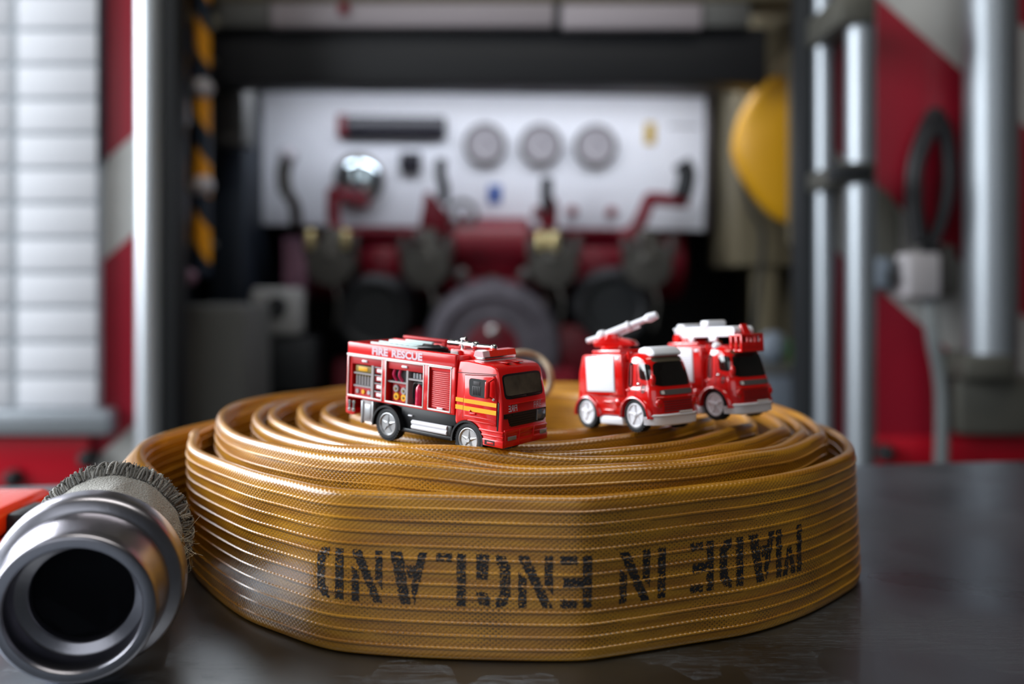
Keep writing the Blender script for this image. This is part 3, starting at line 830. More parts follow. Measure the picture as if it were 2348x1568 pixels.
    # ----- cab
    arch = [(86+10.0*math.cos(a), 8.4+10.0*math.sin(a)) for a in [math.radians(176-8*k) for k in range(22)]]
    prof = [(77.6, 17.5)]+[p for p in arch if p[1] > 9.6 and p[0] > 78.6]+[(96.6, 8.2), (107.6, 8.0), (108.2, 10), (108.2, 15.0), (107.6, 17), (107.6, 23.5), (107.0, 30.6), (103.8, 44.0), (102.2, 46.0), (99, 47.0), (84, 47.9), (78.4, 47.4), (77.8, 42)]
    m = mk().use(M['red'])
    m.prism(prof, NS, -NS, .9, 3, taper=lambda x, z: 1.0 if z < 34 else 1-(z-34)*.0042)
    m.box((96.5, -4.5, 47.6), (8, 4.5, .5), .2); m.box((96.5, 4.5, 47.6), (8, 4.5, .5), .2)
    # bumper lip and lower steps
    m.bx(95, 108.6, NS-.35, 18.85, 8.0, 11.6, .5); m.bx(94.5, 108.4, NS-.25, 18.75, 12.6, 13.6, .3); m.bx(93.2, 108.3, NS-.25, 18.75, 14.8, 15.9, .3)
    cab = m.build('cab', root)
    sidey = lambda z, off: -(18.5*(1.0 if z < 34 else 1-(z-34)*.0042))-off
    def spatch(mm, x0, x1, z0, z1, off, e=8, skew=0.):
        mm.patch(lambda s, t: ((x0+x1)/2+s*(x1-x0)/2, sidey((z0+z1)/2+t*(z1-z0)/2, off), (z0+z1)/2+t*(z1-z0)/2+skew*s), 3, 40, e)
    def sline(mm, x0, z0, x1, z1, w=.28, off=.03):
        d = Vector((x1-x0, 0, z1-z0)).normalized(); n = Vector((-d.z, 0, d.x))*w/2
        a = Vector((x0, sidey(z0, off), z0)); b = Vector((x1, sidey(z1, off), z1))
        a2, b2 = a+Vector((0, .4, 0)), b+Vector((0, .4, 0))
        mm.raw([a-n, b-n, b+n, a+n, a2-n, b2-n, b2+n, a2+n], [[0, 1, 2, 3], [4, 7, 6, 5], [0, 4, 5, 1], [1, 5, 6, 2], [2, 6, 7, 3], [3, 7, 4, 0]])
    # roof seam
    m = mk().use('seam'); sline(m, 78, 41.6, 102.6, 43.0, .3)
    m.build('roof_seam', cab)
    # door
    m = mk().use(M['red'])
    dp = [(83.2, 20), (84.4, 19.4), (94.5, 18.2), (104.2, 18.0), (104.2, 30), (102.2, 41.6), (101.4, 42.2), (83.6, 40.9), (83.2, 40)]
    m.prism(dp, NS-.45, NS+.6, .3, 2)
    m.box((89.5, NS-.8, 22.6), (4.2, .9, 1.0), .3); m.box((88, NS-.8, 23.2), (1, .9, 2.0), .3)
    m.box((94, NS-.6, 21.0), (19.6, .5, .35), .15); m.box((95, NS-.6, 19.0), (17, .4, .3), .1)
    door = m.build('cab_door', cab)
    m = mk().use('seam')
    for (a, b, c, d) in ((83.0, 19.6, 83.0, 40.6), (83.0, 40.9, 101.8, 42.4), (104.5, 17.6, 104.5, 30)): sline(m, a, b, c, d, .35, .06)
    m.use('black'); m.bx(104.3, 105.3, NS-.04, NS+.5, 16.0, 29.6, .1)
    m.build('door_gap', cab)
    m = mk().use('black'); m.patch(lambda s, t: (92.8+s*6.1+(t*-.3), NS-.52, 35.4+t*4.5), 3, 48, 7)
    m.use(M['dgrey']); m.bx(88.8, 94, NS-.62, NS-.5, 31.8, 36.2, .05)
    for k in range(5): m.use('black').bx(89.2+k*1.0, 89.7+k*1.0, NS-.75, NS-.6, 31.9, 36, .05)
    m.use('dgrey').bx(89.4, 93.4, NS-.65, NS-.55, 36.8, 38.6, .05)
    m.build('door_window', door)
    m = mk().use('yellow')
    for z0, z1 in ((27.3, 29.3), (23.5, 25.7)):
        m.bx(83.5, 104.1, NS-.60, NS-.44, z0, z1); m.bx(77.9, 82.8, NS-.12, NS+.1, z0, z1)
    m.build('yellow_stripe', door)
    m = mk().use(M['red']); m.box((100.6, -22.0, 35.8), (2.4, 3.6, 8.6), 1.0, 3, rot=(0, 0, .5)); m.cyl((102, -19, 31), (101, -21.5, 32.4), .5); m.cyl((101.8, -19, 41), (101, -21.5, 39.6), .5); m.use('silverline').ball((102.4, -19.4, 31), .7, 8)
    m.build('wing_mirror', cab)
    # windscreen (plane through front profile)
    def fx(z): return 107.0-(z-30.6)*(3.2/13.4) if z > 30.6 else (107.6-(z-23.5)*.6/7.1 if z > 23.5 else 107.6)
    def fpatch(mm, y0, y1, z0, z1, off, e=8, rings=3, skewl=0., skewr=0.):
        def fn(s, t):
            z = (z0+z1)/2+t*(z1-z0)/2
            ya = y0+skewl*(z1-z)/(z1-z0); yb = y1-skewr*(z1-z)/(z1-z0)
            return (fx(z)+off, ya+(yb-ya)*(s+1)/2, z)
        mm.patch(fn, rings, 48, e)
    m = mk().use('black'); fpatch(m, -16.0, 16.0, 31.0, 43.0, .12, 10)
    m.build('windscreen_frame', cab)
    m = mk().use(mat('hazy windscreen', (84, 74, 62), .12, coat=1., noise_amt=1., noise_scale=110, spec=.6)); fpatch(m, -14.9, 15.0, 32.6, 42.0, .22, 12)
    m.use('black'); m.box((fx(31.6)+.3, -5, 31.9), (.5, 12, .5), .2); m.box((fx(31.6)+.3, 8, 31.9), (.5, 11, .5), .2)
    m.build('windscreen', cab)
    # grille + lights + writing
    m = mk().use('black')
    gp = [(-17.6, 24.2), (17.8, 24.2), (17.8, 19.2), (15.5, 17.6), (-11.5, 17.6), (-13.4, 19.8), (-14, 21.6), (-17.6, 22.0)]
    vs = [(107.75, y, z) for y, z in gp]; vs2 = [(107.0, y, z) for y, z in gp]; n = len(gp)
    m.raw(vs+vs2, [list(range(n))]+[[i, (i+1) % n, n+(i+1) % n, n+i] for i in range(n)])
    for k in range(5): m.bx(107.7, 108.0, -13 if k < 4 else -11, 9, 18.3+k*1.2, 18.8+k*1.2)
    for k in range(3): m.bx(107.7, 108.05, -17, -13.4, 22.3+k*.6, 22.6+k*.6)
    m.build('grille', cab)
    m = mk().use(M['glass']); m.use(mat('headlamp lens', (112, 120, 130), .12, .3)); m.bx(107.6, 108.2, 9.6, 16.8, 18.8, 23.6, .3); m.use('silverp').bx(107.7, 108.35, 9.4, 9.9, 18.4, 23.8)
    m.build('headlamp', cab)
    for y0, y1 in ((-14.9, -8.2), (12.0, 17.6)):
        m = mk().use('silverp'); m.bx(108.3, 108.9, y0, y1, 11.2, 13.2, .25); m.build('indicator', cab)
    m = mk().use(M['red'])
    m.bx(107.4, 108.7, -17.5, 17.5, 14.2, 16.6, .3)
    for yy in (-17.2, -6, 6): m.bx(108.0, 108.9, yy, yy+.5, 9, 16, .15)
    m.bx(107.2, 108.0, -13, 14, 28.4, 28.9, .15)
    m.build('bumper', cab)
    m = mk().use('seam'); m.bx(97.5, 103.5, NS-.5, NS-.3, 8.7, 10.9); m.use(M['red']).bx(99, 103, NS-.6, NS-.4, 9.2, 10.2, .15); m.build('bumper_recess', cab)
    m = mk().use('pink')
    m.text('FIRE', -13.6, -6.6, 24.9, 28.0, lambda y, z: (fx(z)+.10, y, z), .02, mirror=True)
    m.text('FIRE', 7.4, 13.6, 24.9, 27.9, lambda y, z: (fx(z)+.10, y, z), .0)
    m.build('front_lettering', cab, 0, label='white FIRE lettering, once mirrored')
    # light bar
    m = mk()
    def bar(key, y0, y1):
        m.use(key); b = bmesh.new(); bmesh.ops.create_cube(b, size=1)
        for v in b.verts:
            top = v.co.z > 0; v.co = Vector((v.co.x*(5.0 if top else 7.0), (y0+y1)/2+v.co.y*(y1-y0), 52.9 if top else 49.8))
            v.co.x += 87.5
        bmesh.ops.bevel(b, geom=b.edges[:], offset=.25, segments=2, affect='EDGES'); m.bm(b)
    bar('lensc', -13.5, -8.2); bar('lensr', -8.2, -1.2); bar('lensr', -1.2, 6); bar('lensr', 6, 13.5)
    m.use('chrome').bx(84.4, 90.8, -12.5, 13, 48.6, 49.9, .2); m.use('redin').bx(85.5, 89.5, -12, 12, 48.8, 50.2)
    m.use('lensc').bx(84.2, 91, -13.2, 13.2, 47.4, 48.1, .3)
    m.build('light_bar', cab)
    for x in (30, 86):
        for sd in (-1, 1): add_wheel('wheel', root, (x, sd*14.8, 8.7), 8.8, 6.0, 'star', sd)
    return root
big_truck()

# ------------------------------------------------------------------ small toys
def carve(m, cyls):
    """cut round wheel wells out of a closed builder mesh; cyls = (x, z, radius, y0, y1)"""
    def ob(mb_):
        me = bpy.data.meshes.new('t'); me.from_pydata([tuple(v) for v in mb_.v], [], mb_.f)
        b = bmesh.new(); b.from_mesh(me); bmesh.ops.recalc_face_normals(b, faces=b.faces[:]); b.to_mesh(me); b.free()
        o = bpy.data.objects.new('t', me); COL.objects.link(o); return o
    a = ob(m); c = MB()
    for x, z, r, y0, y1 in cyls: c.cyl((x, y0, z), (x, y1, z), r, n=40)
    c = ob(c); md = a.modifiers.new('b', 'BOOLEAN'); md.operation = 'DIFFERENCE'; md.object = c; md.solver = 'EXACT'
    bpy.context.view_layer.update(); dg = bpy.context.evaluated_depsgraph_get(); me = a.evaluated_get(dg).to_mesh()
    m.v = [v.co.copy() for v in me.vertices]; m.f = [list(p.vertices) for p in me.polygons]; m.m = [m.cur]*len(m.f)
    a.evaluated_get(dg).to_mesh_clear()
    for o in (a, c):
        d = o.data; bpy.data.objects.remove(o); bpy.data.meshes.remove(d)
def small_truck(kind, anchor, th, pt, label):
    th = math.radians(-th); pt = math.radians(pt)
    R = Matrix.Rotation(th, 3, 'Z') @ Matrix.Rotation(pt, 3, 'Y')
    T = Vector(anchor)-R @ Vector((.045, -.0172, 0))
    root = empty('toy_fire_truck', T, label, 'toy fire truck', rot=(0, pt, th), group='small toy fire trucks on the hose coil')
    SZ = Matrix.Translation((0, 0, -.4)) @ Matrix.Diagonal((1, 1.08, .95, 1))
    mk = lambda: MB(.001, SZ)
    R2 = M['red2']
    # cab: stacked rounded sections z, rear x, front x, half width, exponent
    sec = [(8.5, 33, 60.6, 15.6, 4.2), (11, 33, 61.8, 16.0, 4.0), (15, 33, 62.0, 16.2, 3.8), (20, 33, 61.3, 16.2, 3.8), (24.5, 33, 60.4, 15.6, 3.8), (27, 33, 59.6, 15.0, 3.8), (31, 33.2, 58.6, 14.6, 3.8), (36, 33.5, 57.3, 14.2, 3.8), (40, 34, 56.0, 13.8, 3.6), (43, 34.5, 54.4, 13.0, 3.4), (45, 36, 51.8, 11.8, 3.2), (46.2, 38, 48.5, 9.6, 3.0)]
    def S_(z):
        z = max(sec[0][0], min(sec[-1][0], z))
        for a, b in zip(sec, sec[1:]):
            if z <= b[0]:
                t = (z-a[0])/(b[0]-a[0]); return [a[k]+(b[k]-a[k])*t for k in range(5)]
    def front(y, z, off=0):
        _, xr, xf, hw, n = S_(z); xc = (xr+xf)/2; hx = (xf-xr)/2
        return (xc+hx*max(0, 1-abs(y/(hw+.01))**n)**(1/n)+off, y, z)
    def sidep(x, z, off=0):
        _, xr, xf, hw, n = S_(z); xc = (xr+xf)/2; hx = (xf-xr)/2
        return (x, -(hw*max(0, 1-min(1, abs((x-xc)/hx))**n)**(1/n))-off, z)
    m = mk().use(R2); vs = []; fs = []; N = 72
    zs = [8.5+(46.2-8.5)*k/44 for k in range(45)]
    for z in zs:
        _, xr, xf, hw, n = S_(z); xc = (xr+xf)/2; hx = (xf-xr)/2
        for j in range(N):
            a = 2*PI*j/N; c, s = math.cos(a), math.sin(a)
            vs.append((xc+hx*math.copysign(abs(c)**(2/n), c), hw*math.copysign(abs(s)**(2/n), s), z))
    for i in range(len(zs)-1):
        for j in range(N): fs.append([i*N+j, i*N+(j+1) % N, (i+1)*N+(j+1) % N, (i+1)*N+j])
    fs.append(list(range(N))[::-1]); fs.append([(len(zs)-1)*N+j for j in range(N)])
    m.raw(vs, fs)
    WW = [(45, 9.0, 10.2, sd*11.2, sd*20) for sd in (-1, 1)]+[(2, 9.0, 10.0, sd*11.2, sd*20) for sd in (-1, 1)]
    carve(m, WW)
    # front wing over wheel
    for sd in (-1, 1):
        n = 20; vs = []; fs = []
        sect = [(10.0, 9), (10.6, 15.2), (11.4, 17.2), (12.4, 17.0), (13.6, 15.0), (14.4, 10)]
        for k in range(n+1):
            a = math.radians(-2+184*k/n)
            for r_, y in sect: vs.append((45+r_*math.cos(a), sd*y, 9.0+r_*math.sin(a)*.98))
        q_ = len(sect)
        for k in range(n):
            for j in range(q_-1): fs.append([k*q_+j, k*q_+j+1, (k+1)*q_+j+1, (k+1)*q_+j])
        m.raw(vs, fs)
        n = 20; vs = []; fs = []
        for k in range(n+1):
            a = math.radians(-2+184*k/n)
            for r_, y in sect: vs.append((2+(r_-.6)*math.cos(a), sd*(y-.5), 8.6+(r_-.6)*math.sin(a)*.98))
        for k in range(n):
            for j in range(q_-1): fs.append([k*q_+j, k*q_+j+1, (k+1)*q_+j+1, (k+1)*q_+j])
        m.raw(vs, fs)
        m.box((39.5, sd*13.6, 24.5), (3, 5, 1.0), .4)
    m.tube([front(y, 20.2, .25) for y in (-13, -8, 0, 8, 13)], .7, n=8, sub=4)
    for sd in (-1, 1): m.ball(front(sd*11.6, 17.2, -.2), 2.2, 10, (.6, 1, 1.2))
    cab = m.build('cab', root, 50)
    m = mk().use(mat('dark red grille', (92, 14, 18), .4))
    for k in range(5): m.tube([front(y, 12.6+k*1.35, .08) for y in (-9.5, -6, 0, 6, 9.5)], .34, n=6, sub=4)
    m.build('grille', cab, 60)
    # glass
    m = mk().use('glass'); m.patch(lambda s, t: front(s*(11.6-.9*t), 33.6+t*6.9, .22), 8, 60, 7); m.build('windscreen', cab, 60)
    m = mk().use(mat('olive tinted visor', (86, 78, 64), .2)); m.patch(lambda s, t: front(s*10.2, 41.9+t*1.4, .25), 5, 48, 6); m.build('sun_visor', cab, 60)
    m = mk().use('glass'); m.patch(lambda s, t: sidep(51.8+s*3.5-t*.6, 35.6+t*4.6-(s+1)*.4, .2), 5, 48, 5)
    m.use('glass').patch(lambda s, t: sidep(41.3+s*1.7, 33.4+t*7.2, .2), 5, 40, 7); m.use('redin').patch(lambda s, t: sidep(42+s*.35, 33+t*6.0, .4), 3, 30, 7)
    m.build('side_windows', cab, 60)
    m = mk().use('seam')
    m.tube([sidep(46.4, z, .02) for z in (21, 28, 34, 41)], .16, n=5, sub=3); m.tube([sidep(38.9, z, .02) for z in (21, 28, 34, 41)], .16, n=5, sub=3)
    m.tube([sidep(46.6+.6*k, 30.4-.28*k if k > 0 else 30.6, .05) for k in range(0, 16, 3)], .12, n=5, sub=2)
    m.build('door_seams', cab, 60)
    m = mk().use('chrome'); m.ball(sidep(48.2, 28.2, .3), 1.0, 8, (1.2, .6, .8)); m.use(R2).ball(sidep(57.2, 30.5, 1.2), 1.7, 10, (.8, .9, 2.0)); m.cyl(sidep(56, 31, -.5), sidep(57.2, 31, 1.2), .5)
    m.build('door_mirror', cab, 60)
    m = mk().use('black')
    m.tube([(lambda a: sidep(52+1.5*math.cos(a), 25.4+2.3*math.sin(a), .1))(2*PI*k/16) for k in range(16)], .16, n=5, cyc=True, sub=1)
    m.patch(lambda s, t: sidep(52+s*.9, 26.2+t*.7, .12), 3, 16, 2); m.patch(lambda s, t: sidep(52+s*.5, 24.4+t*.9, .12), 3, 16, 2)
    m.build('door_emblem', cab, 60)
    m = mk().use(mat('grey badge strip', (92, 86, 84), .25)); m.patch(lambda s, t: front(.3+s*11.2, 23.2+t*1.5, .3), 6, 48, 6); m.use('silverline').patch(lambda s, t: front(-9.2+s*1.0, 23.2+t*1.0, .42), 3, 20, 4)
    m.build('badge_strip', cab, 60)
    # white base and bumper
    m = mk().use('white')
    m.tube([front(y, 10.2, .2-.0*abs(y)) for y in (-15.4, -14.2, -9, 0, 9, 14.2, 15.4)], .9, n=8, sub=4)
    vs = []; fs = []
    for z, o_ in ((5.2, -1.6), (5.0, 0.2), (9.2, .7), (9.6, -1.6)):
        for k in range(25):
            y = -16.2+32.4*k/24; p = front(y*.962, 9.6, o_)
            vs.append((p[0], y, z))
    for i in range(4):
        i2 = (i+1) % 4
        for k in range(24): fs.append([i*25+k, i*25+k+1, i2*25+k+1, i2*25+k])
    m.raw(vs, fs)
    m.bx(13, 34, -15.4, 15.4, 3.4, 8.6, 1.2, 3); m.bx(-8, 60, -10.5, 10.5, 4, 9.5, .8)
    m.use('silverline').tube([front(y, 11.6, .3) for y in (0, 4, 9)], .55, n=8, sub=4)
    m.build('base_plate', root, 50)
    # box
    m = mk().use(R2)
    m.prism([(-6.5, 9), (-7.2, 18), (-5.6, 34), (-1.5, 45.4), (33.6, 46.0), (36.4, 44.6), (36.4, 19.4), (34, 17), (34, 9)], -15.2, 15.2, 1.2, 3)
    carve(m, WW)
    m.bx(1.6, 36.6, -16.4, 16.4, 20.6, 45.9, 1.1, 3)
    for zz in (16.5, 11.5): m.bx(17, 27, -15.9, -14.5, zz, zz+1.2, .4)
    m.ball((30, -15.2, 16.8), 2.4, 10, (1.1, .5, 1.1))
    m.box((14, 0, 47.0), (26, 20, 2.4), .8)
    m.cyl((38.5, -12.5, 42), (38.5, -12.5, 47), 1.3)
    box = m.build('equipment_box', root)
    m = mk().use('white'); m.bx(4.2, 29.8, -17.0, -15, 23, 44.4, .6, 2); m.bx(4.2, 29.8, 15, 17.0, 23, 44.4, .6, 2)
    for k in range(13): m.box((17, -17.0, 24.6+k*1.55), (24.4, .35, .9), .15, 1)
    m.box((33, -16.6, 43.2), (3.4, .6, 1.6), .3)
    m.build('white_shutter', box)
    if kind == 'cannon':
        m = mk().use('white')
        m.prism([(41.5, 45.6), (42.5, 48.4), (46, 49.4), (52, 49.0), (55.2, 46.6), (56, 44.2), (50, 43)], -9.6, 9.6, 1.3, 3); m.build('roof_fairing', cab)
        # turret, turned to the truck's left
        m = mk().use(R2); m.cyl((10, 0, 47.5), (10, 0, 50.4), 8.5, n=28)
        Tt = SZ @ Matrix.Translation((9, 0, 0)) @ Matrix.Rotation(math.radians(32), 4, 'Z')
        m.mtx = Tt; m.prism([(-10, 50), (-11, 53.5), (-4, 56.6), (2, 56.4), (12, 53.6), (14, 50)], -5.4, 5.4, 1.0, 3); m.prism([(-4, 53), (-2, 58), (3, 58), (5, 53)], -6, 6, .6)
        tu = m.build('turret', box)
        m = mk().use('white'); m.mtx = Tt @ Matrix.Translation((-3.5, 0, 57.6)) @ Matrix.Rotation(math.radians(-20), 4, 'Y')
        m.cyl((-3, 0, 0), (14, 0, 0), 2.7); m.cyl((13, 0, 0), (15, 0, 0), 3.2); m.cyl((14, 0, 0), (24, 0, 0), 2.0, 2.0); m.cyl((24, 0, 0), (27, 0, 0), 2.0, 3.0); m.cyl((27, 0, 0), (32, 0, 0), 3.0, 2.4); m.bx(0, 20, -.8, .8, -3.6, 0, .3)
        m.ball((-3, 0, .6), 3.6, 10); m.mtx = Tt @ Matrix.Translation((-3.5, 0, 57.2)) @ Matrix.Rotation(math.radians(-14), 4, 'Y')
        m.cyl((-13, 0, 0), (-3, 0, 0), 1.8, 2.2)
        m.build('water_cannon', tu)
    else:
        m = mk().use(R2); m.cyl((14, 0, 46.5), (14, 0, 49), 8.5, n=28); m.bx(2, 18, -7, 7, 48, 51.5, 1.2, 3); m.cyl((7, -8.4, 51), (7, 8.4, 51), 2.8)
        tu = m.build('turntable', box)
        m = mk().use('white')
        for y in (-5.6, 5.6):
            m.bx(3, 53, y-1.1, y+1.1, 51.2, 53.0, .5); m.bx(3, 53, y-1.1, y+1.1, 56.0, 57.6, .5)
            for k in range(12): m.bx(4+k*4.3, 5.4+k*4.3, y-.6, y+.6, 52, 57, .2)
            m.bx(3.5, 50, y-.3, y+.3, 52.5, 56.5)
        for k in range(11): m.bx(5+k*4.5, 6.6+k*4.5, -5, 5, 53.5, 55.2, .4)
        m.bx(4, 50, -4.8, 4.8, 52.4, 54.2, .5)
        m.bx(6, 13, -7, 7, 56.5, 60.0, 1.2); m.bx(27, 34, -7.4, 7.4, 56.8, 61.8, 1.3); m.cyl((52, -7.5, 54.6), (52, 7.5, 54.6), 3.0); m.bx(34, 40, -7.6, -5.5, 48.5, 52, .6); m.bx(17, 21, -7.6, -5.5, 48.5, 52, .6)
        m.build('ladder', tu)
        # rescue cage in front
        m = mk().use(R2)
        x0, x1, z0, z1 = 51.5, 61, 41.6, 52.6
        m.bx(x0, x1, -8.2, 8.2, z0, z0+1.6, .4)
        for y in (-7.8, 7.8):
            m.bx(x0, x1, y-.8, y+.8, z1-1.6, z1, .4)
            for x in (x0+.8, (x0+x1)/2, x1-.8): m.bx(x-.8, x+.8, y-.8, y+.8, z0, z1, .4)
        m.bx(x1-1.8, x1, -8.2, 8.2, z1-1.6, z1, .4)
        for y in (-7.6, -3, 3, 7.6): m.bx(x1-1.8, x1-.2, y-.8, y+.8, z0, z1, .4)
        m.prism([(51, 52), (58, 52), (54.5, 59)], -2.6, 2.6, .5)
        m.bx(x1-1.2, x1-.3, -7.6, 7.6, z0+1, z0+6, .3)
        m.build('rescue_cage', tu)
        m = mk().use('white'); m.ball((43.5, -10.6, 45.6), 2.6, 12); m.build('roof_lamp', cab)
    for x in (2, 45):
        for sd in (-1, 1): add_wheel('wheel', root, (x, sd*14.4, 9.2), 9.3, 5.6, 'spoke', sd)
    return root
small_truck('cannon', (.0681, .487, CZ-.0818), 57, -4.5, 'small chunky red toy fire truck with a raised white water cannon')
small_truck('ladder', (.1183, .515, CZ-.0796), 57, -4.0, 'small chunky red toy fire truck carrying a flat white ladder and red cage')

# ------------------------------------------------------------------ the real fire engine behind
YA = 1.60; YB = 2.20
def background():
    root = empty('fire_engine', (0, 2.2, 0), 'full size fire engine rear with red and white chevrons around an open pump bay', 'fire engine')
    def bxp(m, px0, py0, px1, py1, Y0, Y1, r=.004):
        """box whose front face, at depth Y0, spans the given region of the photograph; it reaches back to depth Y1"""
        a = P(px0, py0, Y0); b = P(px1, py1, Y0)
        return m.bx(a.x, b.x, Y0, Y1, b.z, a.z, r)
    def fin(m, name, parent=root, org=None, smooth=35, **k):
        if parent is root or parent is None: 
            return m.build_at(name, Vector(org) if org is not None else Vector((0, 2.2, 0)), parent, smooth, **k)
        # sub-part: keep world coordinates
        pw = Vector(parent.location)+(Vector(root.location) if parent.parent else Vector((0, 0, 0)))
        m.v = [v-pw for v in m.v]; return m.build(name, parent, smooth, **k)
    # chevron skins: left and right; stripes fixed to each panel's own origin
    m = MB().use('chl'); bxp(m, -700, -700, 316, 1650, YA, YA+.04)
    # phase: white band from y=605 up to y=378 at x=228
    o = P(228, 605, YA); fin(m, 'chevron_panel', root, o, label='left red and white chevron panel')
    m = MB().use('chr_'); bxp(m, 1912, -700, 3000, 1650, YA, YA+.04)
    o = P(2010, 655, YA); fin(m, 'chevron_panel', root, o, label='right red and white chevron panel')
    # shutter on the left
    m = MB(); Ys = YA-.035
    ys = [68+79.5*k for k in range(-9, 12)]
    m.use('shutgap'); bxp(m, -520, -650, 222, 938, Ys+.010, YA)
    m.use('shutter')
    for a, b in zip(ys, ys[1:]):
        if b > 941: b = 938
        if a > 930: continue
        for x0, x1 in ((-520, 24), (38, 221)): bxp(m, x0, a+4, x1, b-4, Ys+.006, Ys+.012, .002)
    m.use('shutgap'); bxp(m, 24, -650, 38, 938, Ys+.008, Ys+.014)
    sh = fin(m, 'roller_shutter', root)
    m = MB().use('brush'); bxp(m, -520, 940, 248, 998, Ys-.012, Ys+.03, .006); fin(m, 'shutter_sill', root)
    m = MB().use('navy'); bxp(m, 221, -650, 231, 372, Ys+.01, YA, .002); fin(m, 'shutter_guide', root)
    m = MB().use('redband'); bxp(m, -520, 1000, 205, 1135, YA-.012, YA+.01); fin(m, 'lower_rail', root)
    m = MB().use('redband'); bxp(m, 1912, 1003, 3000, 1075, YA-.012, YA+.01); fin(m, 'lower_rail', root)
    for px, py in ((38, 1095), (207, 1050), (2025, 1036)):
        m = MB().use('rubber'); c = P(px, py, YA-.012); m.cyl(c+Vector((0, .004, 0)), c+Vector((0, -.018, 0)), .016, n=20); m.ball(c+Vector((0, -.018, 0)), .012, 8); fin(m, 'bolt', root)
    # edge trims
    m = MB().use('brushl'); a = P(340, -650, YA-.02); b = P(340, 1700, YA-.02); m.cyl(a, b, .021, n=28); bxp(m, 316, -650, 366, 1700, YA-.012, YA+.03); fin(m, 'corner_trim', root, label='bright aluminium corner strip')
    m = MB().use('brush'); a = P(1890, -650, YA-.02); b = P(1890, 1700, YA-.02); m.cyl(a, b, .018, n=28); bxp(m, 1868, -650, 1912, 1700, YA-.012, YA+.03); fin(m, 'corner_trim', root, label='bright aluminium corner strip')
    m = MB().use('rubber'); bxp(m, 366, -650, 402, 1700, YA-.015, YA+.05, .006); fin(m, 'door_seal', root)
    m = MB().use('rubber'); bxp(m, 1838, -650, 1869, 1700, YA-.015, YA+.05, .006); fin(m, 'door_seal', root)
    # bay walls
    xl = P(402, 0, YA).x-.16; xr = P(1838, 0, YA).x+.18; zt = P(0, -700, YA).z; zb = .35; yb_ = 2.75
    m = MB().use('navy'); m.bx(xl-.03, xl, YA+.04, yb_, zb, zt, .004); fin(m, 'bay_side', root)
    m = MB().use('olive'); m.bx(xr, xr+.03, YA+.04, yb_, zb, zt, .004); fin(m, 'bay_side', root)
    m = MB().use('dark'); m.bx(xl-.03, xr+.03, yb_, yb_+.03, zb, zt, .004); fin(m, 'bay_back', root)
    m = MB().use('dark'); m.bx(xl-.03, xr+.03, YA+.04, yb_, zb-.02, zb, .004); fin(m, 'bay_floor', root)
    m = MB().use('dark'); m.bx(xl-.03, xr+.03, YA+.04, yb_, zt, zt+.02, .004); fin(m, 'bay_roof', root)
    m = MB().use('greyl'); bxp(m, 395, 700, 560, 1250, 1.75, 1.95, .01); fin(m, 'bay_step', root)
    m = MB().use('navy'); bxp(m, 480, 190, 560, 720, 2.05, 2.4, .01); fin(m, 'bay_side_panel', root)
    m = MB().use('greyl'); bxp(m, 490, 170, 560, 330, 1.95, 2.04, .01); fin(m, 'bay_bracket', root)
    # olive boards at right
    m = MB().use('olive'); bxp(m, 1690, -700, 1850, 610, 2.02, 2.3, .008); fin(m, 'bay_board', root)
    m = MB().use('olive'); bxp(m, 1735, 560, 1785, 1250, 2.04, 2.1, .008); fin(m, 'bay_upright', root)
    # overhead beam and light strip above it
    m = MB().use('dark'); bxp(m, 470, 62, 1760, 192, 1.85, 1.94, .008); fin(m, 'overhead_beam', root)
    m = MB().use('olive'); bxp(m, 380, -700, 1860, 2, 1.82, 2.6, .01); fin(m, 'overhead_panel', root)
    m = MB().use('lip'); bxp(m, 620, 6, 1270, 60, 1.82, 1.85, .003); m.use('redp'); bxp(m, 775, 4, 800, 32, 1.813, 1.82, .001); fin(m, 'label_strip', root)
    m = MB().use('lip'); bxp(m, 1288, 8, 1610, 64, 1.82, 1.85, .003); fin(m, 'label_strip', root)
    m = MB().use('rubber'); bxp(m, 1269, 6, 1289, 64, 1.825, 1.85, .002); fin(m, 'gap_backing', root)  # dark backing added to block light showing through the strip gap
    for q0, q1 in ((500, 619), (1611, 1720)):
        m = MB().use('greyl'); bxp(m, q0, 4, q1, 60, 1.825, 1.85, .003); fin(m, 'strip_end', root)
    # pump panel
    pan = MB().use('panel')
    a = P(592, 205, YB); b = P(1628, 522, YB)
    pan.bx(a.x, b.x, YB, YB+.03, b.z, a.z, .006); pn = fin(pan, 'pump_panel', root, P(1110, 522, YB))
    pn.rotation_euler = (0, math.radians(.75), 0)
    sub = lambda m, name, **k: fin(m, name, pn, **k)
    m = MB().use('grim'); bxp(m, 586, 196, 1634, 212, YB-.02, YB+.02, .003); bxp(m, 1616, 212, 1632, 524, YB-.012, YB+.02, .003); sub(m, 'panel_frame')
    m = MB().use('disp'); bxp(m, 790, 268, 1018, 317, YB-.03, YB, .004); m.use('redp'); bxp(m, 769, 265, 791, 317, YB-.028, YB, .004); sub(m, 'display')
    m = MB().use('disp'); bxp(m, 914, 350, 962, 398, YB-.02, YB, .004); sub(m, 'switch_box')
    for px, py in ((1110, 333), (1237, 333), (1362, 333)):
        c = P(px, py, YB); T = Matrix.Translation(c) @ Matrix.Rotation(PI/2, 4, 'X')
        m = MB().use('grim'); m.lathe([(.052, 0), (.052, .018), (.050, .024), (.045, .024), (.043, .016)], 40, T); m.use('gface').lathe([(.0431, .0166), (.001, .0168)], 32, T)
        m.use('black'); m.box(c+Vector((.008, -.0175, .006)), (.030, .001, .0035), 0, rot=(0, .7, 0))
        sub(m, 'gauge')
    c = P(825, 415, YB); T = Matrix.Translation(c) @ Matrix.Rotation(PI/2, 4, 'X')
